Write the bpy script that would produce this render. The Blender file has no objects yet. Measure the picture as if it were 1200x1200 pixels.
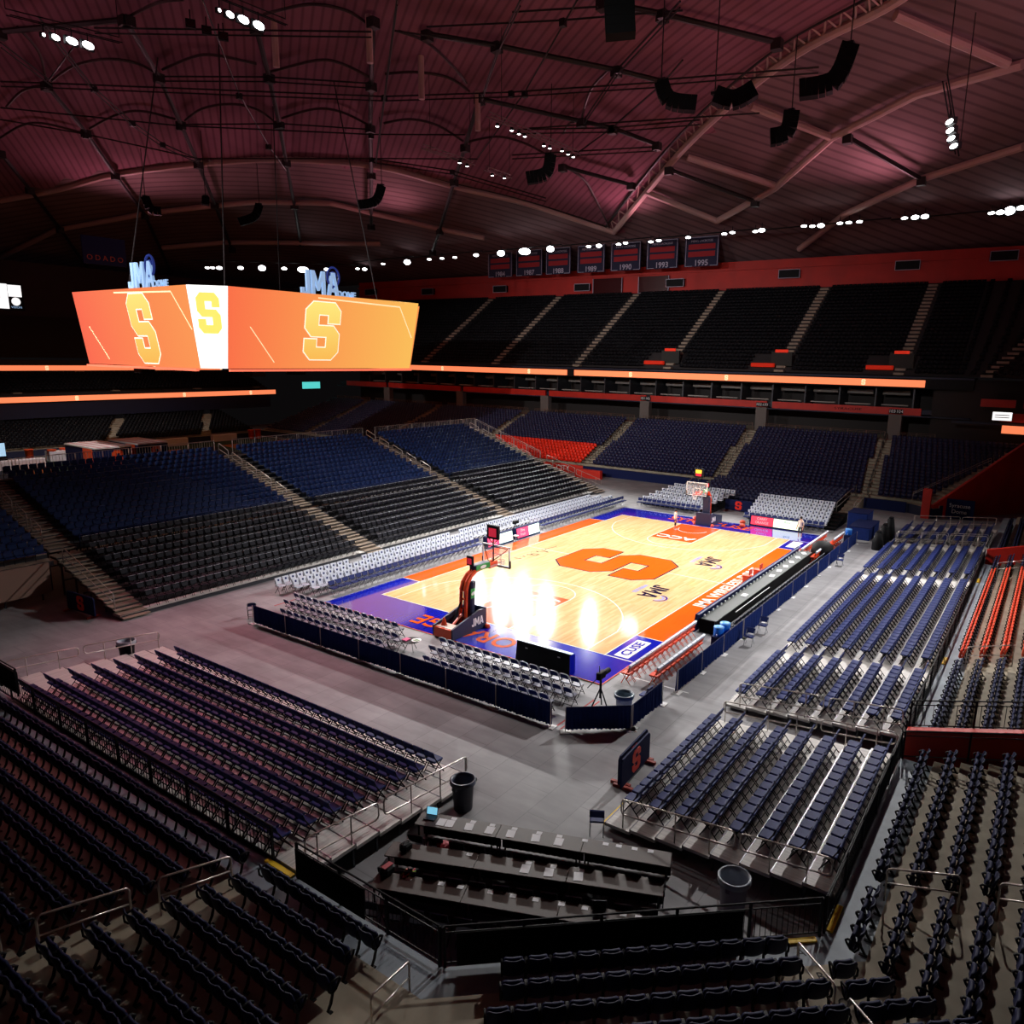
import bpy, math, random
import numpy as np
from mathutils import Vector, Matrix
random.seed(7)
SC = bpy.context.scene
COL = SC.collection
PI = math.pi
R = math.radians

# ------------------------------------------------------------------ camera
CAM = np.array([-43.0438, -24.2805, 13.899])
YAW, PITCH, ROLL, FPX, PCX = .5833, -.2063, .019, 866.66, 665.
_cy, _sy, _cp, _sp = math.cos(YAW), math.sin(YAW), math.cos(PITCH), math.sin(PITCH)
FW = np.array([_cy*_cp, _sy*_cp, _sp])
_r = np.cross(FW, [0, 0, 1]); _r /= np.linalg.norm(_r); _u = np.cross(_r, FW)
RT = _r*math.cos(ROLL)+_u*math.sin(ROLL); UP = -_r*math.sin(ROLL)+_u*math.cos(ROLL)
cd = bpy.data.cameras.new('camera'); cam = bpy.data.objects.new('camera', cd); COL.objects.link(cam)
m = Matrix.Identity(4)
for i in range(3):
    m[i][0], m[i][1], m[i][2], m[i][3] = RT[i], UP[i], -FW[i], CAM[i]
cam.matrix_world = m
cd.sensor_width = 36; cd.sensor_fit = 'HORIZONTAL'; cd.lens = FPX/1200*36; cd.shift_x = -(PCX-600)/1200
cd.clip_end = 600; cd.clip_start = .1
SC.camera = cam

def seen(x, y, z, pad=12):
    """depth of a point when the camera can see that far corner of the hall, else None"""
    d = np.array([x, y, z])-CAM; zz = d@FW
    if zz < .5: return None
    px = PCX+FPX*(d@RT)/zz; py = 600-FPX*(d@UP)/zz
    return zz if -pad < px < 1200+pad and -pad < py < 1200+pad else None

# ------------------------------------------------------------------ materials
def lin(c):
    return tuple(((v/255)/12.92 if v <= 10 else (((v/255)+.055)/1.055)**2.4) for v in c)
MATS = {}
def mat(name, rgb, rough=.6, metal=0., var=.0, scale=8., spec=.5, emit=0., coat=0., bump=0., stretch=None):
    if name in MATS: return MATS[name]
    M = bpy.data.materials.new(name); M.use_nodes = True
    nt = M.node_tree; b = nt.nodes['Principled BSDF']
    c = lin(rgb)
    b.inputs['Roughness'].default_value = rough; b.inputs['Metallic'].default_value = metal
    b.inputs['Specular IOR Level'].default_value = spec
    if coat: b.inputs['Coat Weight'].default_value = coat; b.inputs['Coat Roughness'].default_value = .12
    b.inputs['Base Color'].default_value = (*c, 1)
    if emit:
        b.inputs['Emission Color'].default_value = (*c, 1); b.inputs['Emission Strength'].default_value = emit
    if var or bump:
        tc = nt.nodes.new('ShaderNodeTexCoord'); n = nt.nodes.new('ShaderNodeTexNoise')
        n.inputs['Scale'].default_value = scale; n.inputs['Detail'].default_value = 4
        src = tc.outputs['Object']
        if stretch:
            mp = nt.nodes.new('ShaderNodeMapping'); mp.inputs['Scale'].default_value = stretch
            nt.links.new(src, mp.inputs['Vector']); src = mp.outputs['Vector']
        nt.links.new(src, n.inputs['Vector'])
        if var:
            r = nt.nodes.new('ShaderNodeValToRGB')
            r.color_ramp.elements[0].position = .3; r.color_ramp.elements[1].position = .7
            r.color_ramp.elements[0].color = (*[v*(1-var) for v in c], 1)
            r.color_ramp.elements[1].color = (*[min(1, v*(1+var)) for v in c], 1)
            nt.links.new(n.outputs['Fac'], r.inputs['Fac']); nt.links.new(r.outputs['Color'], b.inputs['Base Color'])
        if bump:
            bp = nt.nodes.new('ShaderNodeBump'); bp.inputs['Strength'].default_value = bump
            nt.links.new(n.outputs['Fac'], bp.inputs['Height']); nt.links.new(bp.outputs['Normal'], b.inputs['Normal'])
    MATS[name] = M
    return M

concrete = mat('terrace_concrete', (152, 142, 124), .85, var=.22, scale=1.3)
walkpaint = mat('walkway_blue_grey', (128, 138, 148), .6, var=.18, scale=1.5)
stepconc = mat('aisle_concrete', (146, 130, 114), .85, var=.2, scale=1.2)
deckwood = mat('deck_plank', (206, 202, 198), .6, var=.2, scale=2., stretch=(.4, 14, 1))
deckwood2 = mat('deck_plank_across', (206, 202, 198), .6, var=.2, scale=2., stretch=(14, .4, 1))
navyplastic = mat('navy_plastic', (12, 17, 52), .65, var=.12, scale=6, spec=.25)
navyplastic_d = mat('navy_plastic_pan', (15, 21, 60), .65, spec=.2)
blueplastic = mat('blue_plastic', (22, 44, 92), .55, var=.1, scale=5, spec=.25)
navypad = mat('navy_vinyl', (27, 42, 102), .6, var=.14, scale=9, spec=.25)
blackmetal = mat('black_metal', (14, 14, 18), .6, 0, spec=.2)
blackpl = mat('black_plastic', (12, 12, 16), .65, spec=.2)
darkgrey = mat('dark_grey_metal', (60, 62, 68), .45, .4)
greymetal = mat('grey_metal', (150, 150, 155), .35, .7)
railmetal = mat('rail_steel', (190, 182, 176), .32, .75)
lightedge = mat('chair_back_edge', (170, 172, 182), .4, .3)
whitecover = mat('white_chair_cover', (216, 220, 232), .6, var=.06, scale=6)
whitemat = mat('white_paint', (235, 235, 235), .5)
paper = mat('paper', (232, 232, 236), .7)
silver = mat('silver_frame', (200, 202, 212), .3, .5)
orangepl = mat('orange_plastic', (216, 66, 22), .45, var=.1, scale=6)
orangepaint = mat('orange_paint', (226, 76, 22), .5)
redpaint = mat('red_wall_paint', (190, 30, 14), .55, var=.12, scale=.7)
reddk = mat('red_facade_paint', (176, 26, 16), .6, var=.15, scale=.4)
drape = mat('navy_drape', (22, 42, 104), .85, var=.12, scale=4, spec=.2)
navycloth = mat('navy_cloth', (18, 28, 72), .8, spec=.2)
navypaint = mat('navy_wall_paint', (20, 26, 54), .6, var=.15, scale=1)
trash_m = mat('trash_grey', (62, 66, 76), .5)
liner = mat('trash_liner', (150, 158, 170), .35)
tablecl = mat('table_brown_laminate', (66, 52, 46), .5, var=.1, scale=5)
tableskirt = mat('table_black_skirt', (12, 10, 12), .9, spec=.1)
yellow = mat('yellow_paint', (230, 190, 20), .6)
coolerblue = mat('cooler_blue', (20, 110, 220), .4)
skin = mat('skin', (196, 142, 112), .6)
hairm = mat('dark_hair', (34, 26, 22), .8)
steeltruss = mat('truss_paint', (186, 150, 146), .6)
cablem = mat('dark_cable', (22, 12, 14), .5, .3)
ribm = mat('dark_rib_paint', (30, 16, 18), .6)
archm = mat('arch_paint', (58, 28, 32), .6)
turf = mat('green_turf', (34, 62, 34), .95, var=.25, scale=3)
turforange = mat('turf_orange', (176, 96, 30), .95)
turfblack = mat('turf_navy', (22, 24, 34), .95)
glass = None
def glassmat():
    M = bpy.data.materials.new('backboard_glass'); M.use_nodes = True
    b = M.node_tree.nodes['Principled BSDF']
    b.inputs['Base Color'].default_value = (.95, .98, 1, 1); b.inputs['Roughness'].default_value = .02
    b.inputs['Alpha'].default_value = .12
    return M
glass = glassmat()

def emis(name, rgb, s=1.0):
    return mat(name, rgb, .5, emit=s, spec=.1)

def floor_material():
    M = bpy.data.materials.new('arena_floor_grey'); M.use_nodes = True
    nt = M.node_tree; b = nt.nodes['Principled BSDF']; N = nt.nodes.new; L = nt.links.new
    tc = N('ShaderNodeTexCoord')
    br = N('ShaderNodeTexBrick'); br.inputs['Scale'].default_value = 1.0
    br.inputs['Brick Width'].default_value = 2.4; br.inputs['Row Height'].default_value = 1.2
    br.inputs['Mortar Size'].default_value = .012
    g = lin((150, 149, 152))
    br.inputs['Color1'].default_value = (*[v*.92 for v in g], 1); br.inputs['Color2'].default_value = (*[v*1.06 for v in g], 1)
    br.inputs['Mortar'].default_value = (*[v*.72 for v in g], 1)
    L(tc.outputs['Object'], br.inputs['Vector'])
    n1 = N('ShaderNodeTexNoise'); n1.inputs['Scale'].default_value = .35; n1.inputs['Detail'].default_value = 8
    n2 = N('ShaderNodeTexNoise'); n2.inputs['Scale'].default_value = 2.2; n2.inputs['Detail'].default_value = 6
    mp = N('ShaderNodeMapping'); mp.inputs['Scale'].default_value = (1, .25, 1)
    L(tc.outputs['Object'], n1.inputs['Vector']); L(tc.outputs['Object'], mp.inputs['Vector']); L(mp.outputs['Vector'], n2.inputs['Vector'])
    r1 = N('ShaderNodeMapRange'); r1.inputs['From Min'].default_value = .3; r1.inputs['From Max'].default_value = .7
    r1.inputs['To Min'].default_value = .78; r1.inputs['To Max'].default_value = 1.15
    r2 = N('ShaderNodeMapRange'); r2.inputs['From Min'].default_value = .3; r2.inputs['From Max'].default_value = .72
    r2.inputs['To Min'].default_value = .86; r2.inputs['To Max'].default_value = 1.12
    L(n1.outputs['Fac'], r1.inputs['Value']); L(n2.outputs['Fac'], r2.inputs['Value'])
    mm = N('ShaderNodeMath'); mm.operation = 'MULTIPLY'; L(r1.outputs[0], mm.inputs[0]); L(r2.outputs[0], mm.inputs[1])
    mx = N('ShaderNodeVectorMath'); mx.operation = 'SCALE'; L(br.outputs['Color'], mx.inputs[0]); L(mm.outputs[0], mx.inputs['Scale'])
    L(mx.outputs[0], b.inputs['Base Color']); b.inputs['Roughness'].default_value = .62
    b.inputs['Specular IOR Level'].default_value = .3
    return M

def wood_material():
    M = bpy.data.materials.new('maple_court'); M.use_nodes = True
    nt = M.node_tree; b = nt.nodes['Principled BSDF']; N = nt.nodes.new; L = nt.links.new
    tc = N('ShaderNodeTexCoord')
    br = N('ShaderNodeTexBrick'); br.inputs['Scale'].default_value = 1.0
    br.inputs['Brick Width'].default_value = 1.3; br.inputs['Row Height'].default_value = .14; br.inputs['Mortar Size'].default_value = .0
    br.offset = .37
    a, c = lin((218, 184, 138)), lin((206, 166, 114))
    br.inputs['Color1'].default_value = (*a, 1); br.inputs['Color2'].default_value = (*c, 1); br.inputs['Mortar'].default_value = (*c, 1)
    L(tc.outputs['Object'], br.inputs['Vector'])
    n = N('ShaderNodeTexNoise'); n.inputs['Scale'].default_value = 1.2; n.inputs['Detail'].default_value = 6
    mp = N('ShaderNodeMapping'); mp.inputs['Scale'].default_value = (.5, 5, 1)
    L(tc.outputs['Object'], mp.inputs['Vector']); L(mp.outputs['Vector'], n.inputs['Vector'])
    r = N('ShaderNodeMapRange'); r.inputs['From Min'].default_value = .3; r.inputs['From Max'].default_value = .7
    r.inputs['To Min'].default_value = .9; r.inputs['To Max'].default_value = 1.08
    L(n.outputs['Fac'], r.inputs['Value'])
    mx = N('ShaderNodeVectorMath'); mx.operation = 'SCALE'; L(br.outputs['Color'], mx.inputs[0]); L(r.outputs[0], mx.inputs['Scale'])
    L(mx.outputs[0], b.inputs['Base Color'])
    b.inputs['Roughness'].default_value = ROUGH_COURT; b.inputs['Specular IOR Level'].default_value = .5
    return M
ROUGH_COURT = .07
woodm = wood_material()
def courtpaint(name, rgb, var=.06):
    return mat(name, rgb, ROUGH_COURT, var=var, scale=1.5, spec=.5, stretch=(.5, 5, 1))
cblue = courtpaint('court_blue', (14, 26, 172), .1)
_b = cblue.node_tree.nodes['Principled BSDF']; _b.inputs['Coat Weight'].default_value = .9; _b.inputs['Coat Roughness'].default_value = .08
corange = courtpaint('court_orange', (238, 92, 22))
clane = courtpaint('court_lane_orange', (222, 84, 36))
cwhite = courtpaint('court_white', (240, 236, 226), 0)
cnavy = courtpaint('court_navy', (20, 24, 60), 0)
clilac = courtpaint('court_lilac', (150, 160, 215), 0)

def roof_material(name, rgb, pitch, along):
    """corrugated or seamed roof cladding: ribs every PITCH metres"""
    M = bpy.data.materials.new(name); M.use_nodes = True
    nt = M.node_tree; b = nt.nodes['Principled BSDF']; N = nt.nodes.new; L = nt.links.new
    tc = N('ShaderNodeTexCoord'); mp = N('ShaderNodeMapping'); mp.inputs['Rotation'].default_value = (0, 0, along)
    L(tc.outputs['Object'], mp.inputs['Vector'])
    w = N('ShaderNodeTexWave'); w.inputs['Scale'].default_value = .314/pitch*1.0; w.inputs['Distortion'].default_value = .0
    L(mp.outputs['Vector'], w.inputs['Vector'])
    n = N('ShaderNodeTexNoise'); n.inputs['Scale'].default_value = .12; n.inputs['Detail'].default_value = 6
    L(tc.outputs['Object'], n.inputs['Vector'])
    r = N('ShaderNodeMapRange'); r.inputs['From Min'].default_value = 0; r.inputs['From Max'].default_value = .35
    r.inputs['To Min'].default_value = .62; r.inputs['To Max'].default_value = 1.0
    L(w.outputs['Fac'], r.inputs['Value'])
    r2 = N('ShaderNodeMapRange'); r2.inputs['From Min'].default_value = .3; r2.inputs['From Max'].default_value = .7
    r2.inputs['To Min'].default_value = .75; r2.inputs['To Max'].default_value = 1.15
    L(n.outputs['Fac'], r2.inputs['Value'])
    mm = N('ShaderNodeMath'); mm.operation = 'MULTIPLY'; L(r.outputs[0], mm.inputs[0]); L(r2.outputs[0], mm.inputs[1])
    mx = N('ShaderNodeVectorMath'); mx.operation = 'SCALE'; mx.inputs[0].default_value = lin(rgb); L(mm.outputs[0], mx.inputs['Scale'])
    L(mx.outputs[0], b.inputs['Base Color']); b.inputs['Roughness'].default_value = .9
    b.inputs['Specular IOR Level'].default_value = .1
    return M

# ------------------------------------------------------------------ mesh builder
class MB:
    def __init__(s): s.v, s.f, s.k, s.m = [], [], [], []
    def mi(s, M):
        if M not in s.m: s.m.append(M)
        return s.m.index(M)
    def add(s, vs, fs, M, T=None):
        o = len(s.v); k = s.mi(M)
        s.v += [tuple(T @ Vector(p)) for p in vs] if T is not None else [tuple(p) for p in vs]
        for f in fs: s.f.append(tuple(o+i for i in f)); s.k.append(k)
        return s
    def box(s, c, d, M, T=None, taper=1.):
        x, y, z = (q/2 for q in d); t = taper
        vs = [(-x, -y, -z), (x, -y, -z), (x, y, -z), (-x, y, -z), (-x*t, -y*t, z), (x*t, -y*t, z), (x*t, y*t, z), (-x*t, y*t, z)]
        vs = [(a+c[0], b+c[1], e+c[2]) for a, b, e in vs]
        return s.add(vs, [(0, 3, 2, 1), (4, 5, 6, 7), (0, 1, 5, 4), (1, 2, 6, 5), (2, 3, 7, 6), (3, 0, 4, 7)], M, T)
    def rbox(s, c, d, M, b=.02, T=None):
        """box whose upright corners are chamfered and whose top edge is eased"""
        x, y, z = (q/2 for q in d); b = min(b, x*.6, y*.6, z*.8)
        def ring(ins, h):
            X, Y = x-ins, y-ins
            return [(X, -Y+b, h), (X, Y-b, h), (X-b, Y, h), (-X+b, Y, h), (-X, Y-b, h), (-X, -Y+b, h), (-X+b, -Y, h), (X-b, -Y, h)]
        vs = ring(b*.5, -z)+ring(0, -z+b*.6)+ring(0, z-b*.6)+ring(b*.7, z)
        vs = [(p+c[0], q+c[1], r+c[2]) for p, q, r in vs]
        fs = [tuple(range(7, -1, -1)), tuple(range(24, 32))]
        for k in range(3):
            for i in range(8):
                j = (i+1) % 8; fs.append((k*8+i, k*8+j, k*8+8+j, k*8+8+i))
        return s.add(vs, fs, M, T)
    def tube(s, pts, r, M, n=6, T=None, closed=False, caps=True):
        P = [Vector(p) for p in pts]; N = len(P); vs = []; fs = []
        ref = None
        for i, p in enumerate(P):
            a = P[(i-1) % N] if (closed or i > 0) else p; b = P[(i+1) % N] if (closed or i < N-1) else p
            t = (b-a); t = t.normalized() if t.length > 1e-9 else Vector((0, 0, 1))
            if ref is None: ref = Vector((0, 0, 1)) if abs(t.z) < .9 else Vector((1, 0, 0))
            u = t.cross(ref)
            if u.length < 1e-4: u = t.cross(Vector((.3, 1, .2)))
            u.normalize(); w = t.cross(u); ref = u.cross(t)
            rr = r[i] if isinstance(r, (list, tuple)) else r
            vs += [p+(u*math.cos(2*PI*k/n)+w*math.sin(2*PI*k/n))*rr for k in range(n)]
        for i in range(N if closed else N-1):
            a, b = i*n, ((i+1) % N)*n
            for k in range(n):
                j = (k+1) % n; fs.append((a+k, b+k, b+j, a+j))
        if caps and not closed:
            fs.append(tuple(range(n))); fs.append(tuple((N-1)*n+k for k in range(n-1, -1, -1)))
        return s.add(vs, fs, M, T)
    def prism(s, poly, z0, z1, M, T=None):
        n = len(poly); vs = [(x, y, z0) for x, y in poly]+[(x, y, z1) for x, y in poly]
        fs = [tuple(range(n-1, -1, -1)), tuple(range(n, 2*n))]+[(i, (i+1) % n, n+(i+1) % n, n+i) for i in range(n)]
        return s.add(vs, fs, M, T)
    def quad(s, a, b, c, d, M, T=None): return s.add([a, b, c, d], [(0, 1, 2, 3)], M, T)
    def lathe(s, prof, c, M, n=20, T=None):
        vs = []; fs = []
        for r, z in prof: vs += [(c[0]+r*math.cos(2*PI*k/n), c[1]+r*math.sin(2*PI*k/n), c[2]+z) for k in range(n)]
        for i in range(len(prof)-1):
            for k in range(n):
                j = (k+1) % n; fs.append((i*n+k, i*n+j, (i+1)*n+j, (i+1)*n+k))
        return s.add(vs, fs, M, T)
    def disc(s, c, r, M, n=16, T=None):
        return s.add([(c[0]+r*math.cos(2*PI*k/n), c[1]+r*math.sin(2*PI*k/n), c[2]) for k in range(n)], [tuple(range(n))], M, T)
    def join(s, o, T=None):
        off = len(s.v); s.v += [tuple(T @ Vector(p)) for p in o.v] if T is not None else list(o.v)
        for f, k in zip(o.f, o.k): s.f.append(tuple(off+i for i in f)); s.k.append(s.mi(o.m[k]))
        return s
    def mesh(s, name, smooth=False):
        me = bpy.data.meshes.new(name); me.from_pydata(s.v, [], s.f)
        for M in s.m: me.materials.append(M)
        if len(s.m) > 1: me.polygons.foreach_set('material_index', s.k)
        if smooth: me.polygons.foreach_set('use_smooth', [True]*len(s.f))
        me.update(); return me
    def build(s, name, parent=None, smooth=False, loc=None, rz=0.):
        o = bpy.data.objects.new(name, s.mesh(name, smooth)); COL.objects.link(o)
        if parent is not None: o.parent = parent
        if loc: o.location = loc
        if rz: o.rotation_euler.z = rz
        return o

def TR(x, y, z, rz=0, ry=0, rx=0, s=1.):
    return Matrix.Translation((x, y, z)) @ Matrix.Rotation(rz, 4, 'Z') @ Matrix.Rotation(ry, 4, 'Y') @ Matrix.Rotation(rx, 4, 'X') @ Matrix.Scale(s, 4)

def tag(o, label, cat, group=None, kind=None):
    if label: o['label'] = label
    if cat: o['category'] = cat
    if group: o['group'] = group
    if kind: o['kind'] = kind
    return o
def thing(name, label, cat, loc=(0, 0, 0), rz=0., group=None):
    o = bpy.data.objects.new(name, None); COL.objects.link(o); o.empty_display_size = .2
    o.location = loc; o.rotation_euler = (0, 0, rz)
    return tag(o, label, cat, group)
def struct(o): o['kind'] = 'structure'; return o
def dup(root, loc, rz, label, group=None):
    r = root.copy(); COL.objects.link(r); r.location = loc; r.rotation_euler = (0, 0, rz); r['label'] = label
    if group: r['group'] = group
    for ch in root.children:
        c = ch.copy(); COL.objects.link(c); c.parent = r
        for g in ch.children:
            e = g.copy(); COL.objects.link(e); e.parent = c
    return r

def mass(name, proto, places, label, cat, group=None):
    """everything past the individually built ones of a kind: one object. PLACES: (x, y, z, rz)"""
    V = np.array(proto.v); nv = len(V); P = np.array(places); n = len(P)
    c, s = np.cos(P[:, 3]), np.sin(P[:, 3])
    W = np.empty((n, nv, 3))
    W[:, :, 0] = c[:, None]*V[None, :, 0]-s[:, None]*V[None, :, 1]+P[:, 0:1]
    W[:, :, 1] = s[:, None]*V[None, :, 0]+c[:, None]*V[None, :, 1]+P[:, 1:2]
    W[:, :, 2] = V[None, :, 2]+P[:, 2:3]
    ln = np.array([len(f) for f in proto.f]); lv = np.concatenate([np.array(f) for f in proto.f])
    L = (lv[None, :]+(np.arange(n)*nv)[:, None]).ravel(); tot = np.tile(ln, n); st = np.concatenate([[0], np.cumsum(tot)[:-1]])
    me = bpy.data.meshes.new(name); me.vertices.add(n*nv); me.vertices.foreach_set('co', W.ravel())
    me.loops.add(len(L)); me.loops.foreach_set('vertex_index', L.astype(np.int32))
    me.polygons.add(len(tot)); me.polygons.foreach_set('loop_start', st.astype(np.int32))
    for M in proto.m: me.materials.append(M)
    me.polygons.foreach_set('material_index', np.tile(np.array(proto.k), n).astype(np.int32))
    me.update(calc_edges=True)
    o = bpy.data.objects.new(name, me); COL.objects.link(o)
    return tag(o, label, cat, group, 'stuff')

ONES = 'zeroth first second third fourth fifth sixth seventh eighth ninth tenth eleventh twelfth thirteenth fourteenth fifteenth sixteenth seventeenth eighteenth nineteenth'.split()
TENS = {2: 'twent', 3: 'thirt', 4: 'fort', 5: 'fift', 6: 'sixt', 7: 'sevent', 8: 'eight', 9: 'ninet'}
def nth(n):
    if n < 20: return ONES[n]
    if n >= 100: return 'hundred-and-'+nth(n-100) if n > 100 else 'hundredth'
    return TENS[n//10]+'ieth' if n % 10 == 0 else TENS[n//10]+'y-'+ONES[n % 10]

def text_mesh(s, size, off=0., ext=.002, align='CENTER', M=None):
    cu = bpy.data.curves.new('lettering', 'FONT'); cu.body = s; cu.size = size; cu.offset = off; cu.extrude = ext
    cu.align_x = align; cu.align_y = 'CENTER'; cu.resolution_u = 3
    o = bpy.data.objects.new('lettering', cu); COL.objects.link(o)
    me = bpy.data.meshes.new_from_object(o)
    bpy.data.objects.remove(o); bpy.data.curves.remove(cu)
    if M: me.materials.clear(); me.materials.append(M)
    return me
def text(name, s, size, T, M, parent=None, off=0., ext=.002, sx=1., align='CENTER'):
    me = text_mesh(s, size, off, ext, align, M)
    me.transform(T @ Matrix.Diagonal((sx, 1, 1, 1)))
    me.name = name
    o = bpy.data.objects.new(name, me); COL.objects.link(o)
    if parent is not None: o.parent = parent
    return o
def frame(org, right, up):
    """matrix whose x axis runs along RIGHT and y axis along UP from ORG"""
    r = Vector(right).normalized(); u = Vector(up); u = (u-r*u.dot(r)).normalized(); n = r.cross(u)
    M = Matrix.Identity(4)
    for i in range(3): M[i][0], M[i][1], M[i][2], M[i][3] = r[i], u[i], n[i], org[i]
    return M

SPOLY = [(-1.75, 3.8), (1.8, 3.8), (2.85, 2.75), (2.85, 1.1), (.9, 1.1), (.9, 2.2), (-.75, 2.2), (-.75, .72), (1.8, .72), (2.85, -.35), (2.85, -2.75)]
SPOLY = SPOLY+[(-x, -y) for x, y in SPOLY]
def tri_prism(mb, poly, z0, z1, M, T=None):
    """prism of a concave outline, its ends split into triangles"""
    from mathutils.geometry import tessellate_polygon
    n = len(poly); tr = tessellate_polygon([[Vector((x, y, 0)) for x, y in poly]])
    vs = [(x, y, z0) for x, y in poly]+[(x, y, z1) for x, y in poly]; fs = []
    a = sum(poly[i][0]*poly[(i+1) % n][1]-poly[(i+1) % n][0]*poly[i][1] for i in range(n))
    for t in tr:
        p = [poly[i] for i in t]; c = (p[1][0]-p[0][0])*(p[2][1]-p[0][1])-(p[2][0]-p[0][0])*(p[1][1]-p[0][1])
        t = t if c > 0 else t[::-1]
        fs.append(tuple(n+i for i in t)); fs.append(tuple(t[::-1]))
    for i in range(n):
        j = (i+1) % n; fs.append((i, j, n+j, n+i) if a > 0 else (j, i, n+i, n+j))
    return mb.add(vs, fs, M, T)
def grow(poly, d):
    """outline moved outwards by D"""
    n = len(poly); out = []
    a = sum(poly[i][0]*poly[(i+1) % n][1]-poly[(i+1) % n][0]*poly[i][1] for i in range(n)); sg = 1 if a > 0 else -1
    for i in range(n):
        p0, p1, p2 = (Vector(poly[(i+k) % n]) for k in (-1, 0, 1))
        e1, e2 = (p1-p0).normalized(), (p2-p1).normalized()
        n1, n2 = Vector((e1.y, -e1.x))*sg, Vector((e2.y, -e2.x))*sg
        b = n1+n2; b = b/max(.3, b.dot(n1)) if b.length > 1e-6 else n1
        q = p1+b*d; out.append((q.x, q.y))
    return out

LET = {'J': ([[(0, .42), (0, .12), (.12, 0), (.48, 0), (.6, .12), (.6, 1.4), (.37, 1.4), (.37, .2), (.22, .2), (.22, .42)]], .6),
       'M': ([[(0, 0), (.22, 0), (.22, .86), (.43, .3), (.54, .3), (.75, .86), (.75, 0), (.97, 0), (.97, 1.4), (.75, 1.4), (.485, .66), (.22, 1.4), (0, 1.4)]], .97),
       'A': ([[(0, 0), (.22, 0), (.28, .3), (.44, .3), (.44, .5), (.325, .5), (.44, 1.06), (.44, 1.4), (.3, 1.4)], [(.88, 0), (.58, 1.4), (.44, 1.4), (.44, 1.06), (.555, .5), (.44, .5), (.44, .3), (.6, .3), (.66, 0)]], .88)}
def block_letters(name, s, h, T, M, parent, ext=.004, sx=1.):
    """block capitals of height H centred on the frame T"""
    k = h/1.4; W = sum(LET[c][1] for c in s)+.13*(len(s)-1); x = -W/2; mb = MB()
    for c in s:
        for P in LET[c][0]: tri_prism(mb, [((x+p)*k*sx, q*k-h/2) for p, q in P], -ext, ext, M, T)
        x += LET[c][1]+.13
    return mb.build(name, parent)

# ================================================================== the setting
fm = floor_material()
struct(MB().box((10, 30, -.1), (110, 150, .2), fm).build('floor'))

# ---- terraces: a front line offset outwards, row by row
def offs(poly, d):
    """open polyline moved to its left-hand side by D with mitred corners"""
    P = [Vector(p) for p in poly]; out = []
    for i, p in enumerate(P):
        n = []
        if i > 0: e = (p-P[i-1]).normalized(); n.append(Vector((-e.y, e.x)))
        if i < len(P)-1: e = (P[i+1]-p).normalized(); n.append(Vector((-e.y, e.x)))
        b = n[0] if len(n) == 1 else (n[0]+n[1])/(1+n[0].dot(n[1]))
        q = p+b*d; out.append((q.x, q.y))
    return out
def terrace(name, poly, d0, depth, rise, rows, z0, zfloor, M, Mfirst=None, wall=None):
    mb = MB(); a = offs(poly, 0); z = z0
    for p, q in zip(a, a[1:]):
        mb.quad((*p, zfloor), (*q, zfloor), (*q, z0), (*p, z0), wall or M)
    d = d0; prev = a
    ends = [[(*a[0], zfloor)], [(*a[-1], zfloor)]]
    for k in range(rows):
        cur = offs(poly, d)
        for i in range(len(a)-1):
            mb.quad((*prev[i], z), (*prev[i+1], z), (*cur[i+1], z), (*cur[i], z), Mfirst if (k == 0 and Mfirst) else M)
        for e, i in ((ends[0], 0), (ends[1], -1)): e += [(*prev[i], z), (*cur[i], z)]
        if k < rows-1:
            for i in range(len(a)-1):
                mb.quad((*cur[i], z), (*cur[i+1], z), (*cur[i+1], z+rise), (*cur[i], z+rise), M)
        z += rise; prev = cur; d += depth
    for e, i in ((ends[0], 0), (ends[1], -1)):
        for p, q in zip(e[1::2], e[2::2]):
            mb.quad((p[0], p[1], zfloor), (q[0], q[1], zfloor), q, p, wall or M)
    return struct(mb.build(name))

NEARLINE = [(-17.7, -21.25), (-27.3, -21.25), (-33, -14.6), (-33, 32)]
terrace('floor_near_terrace', NEARLINE, 1.0, .77, .215, 13, .85, 0, concrete, walkpaint, navypaint)
terrace('floor_right_terrace', [(12.4, -21.25), (-17.0, -21.25)], 1.0, .77, .215, 13, .85, 0, concrete, walkpaint, navypaint)
terrace('floor_right_far_terrace', [(31, -21.25), (13.2, -21.25)], 1.0, .77, .215, 13, .85, 0, concrete, walkpaint, navypaint)
terrace('floor_far_terrace', [(32.5, 88), (32.5, -13.2), (31.0, -15.6)], .8, .77, .235, 19, .9, 0, concrete, None, navypaint)
terrace('floor_end_terrace', [(-34, 86), (30, 86)], .8, .77, .215, 13, .85, 0, concrete, None, navypaint)
# walls of the two vomitories in the right stand: a red parapet that climbs with the rows
def parapet(name, x, M):
    mb = MB()
    mb.prism([(-21.27, 0), (-31.5, 0), (-31.5, 4.55), (-21.27, 1.7)], 0, .3, M, Matrix(((0, 0, 1, x), (1, 0, 0, 0), (0, 1, 0, 0), (0, 0, 0, 1))))
    return struct(mb.build(name))
parapet('wall_vomitory', -17.3, redpaint)
parapet('wall_far_vomitory', 13.0, redpaint)
# the big sloping red wall beside the far corner tunnel
pw = MB()
T = frame((31.3, -15.4, 0), (.756, -.654, 0), (0, 0, 1))
pw.prism([(0, 0), (11, 0), (11, 7.6), (0.4, 1.35), (0, 1.2)], -.15, .15, redpaint, T)
struct(pw.build('wall_tunnel'))
struct(MB().box((30.9, -15.0, 1.35), (.7, .7, 2.7), redpaint).build('wall_tunnel_end'))
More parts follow.
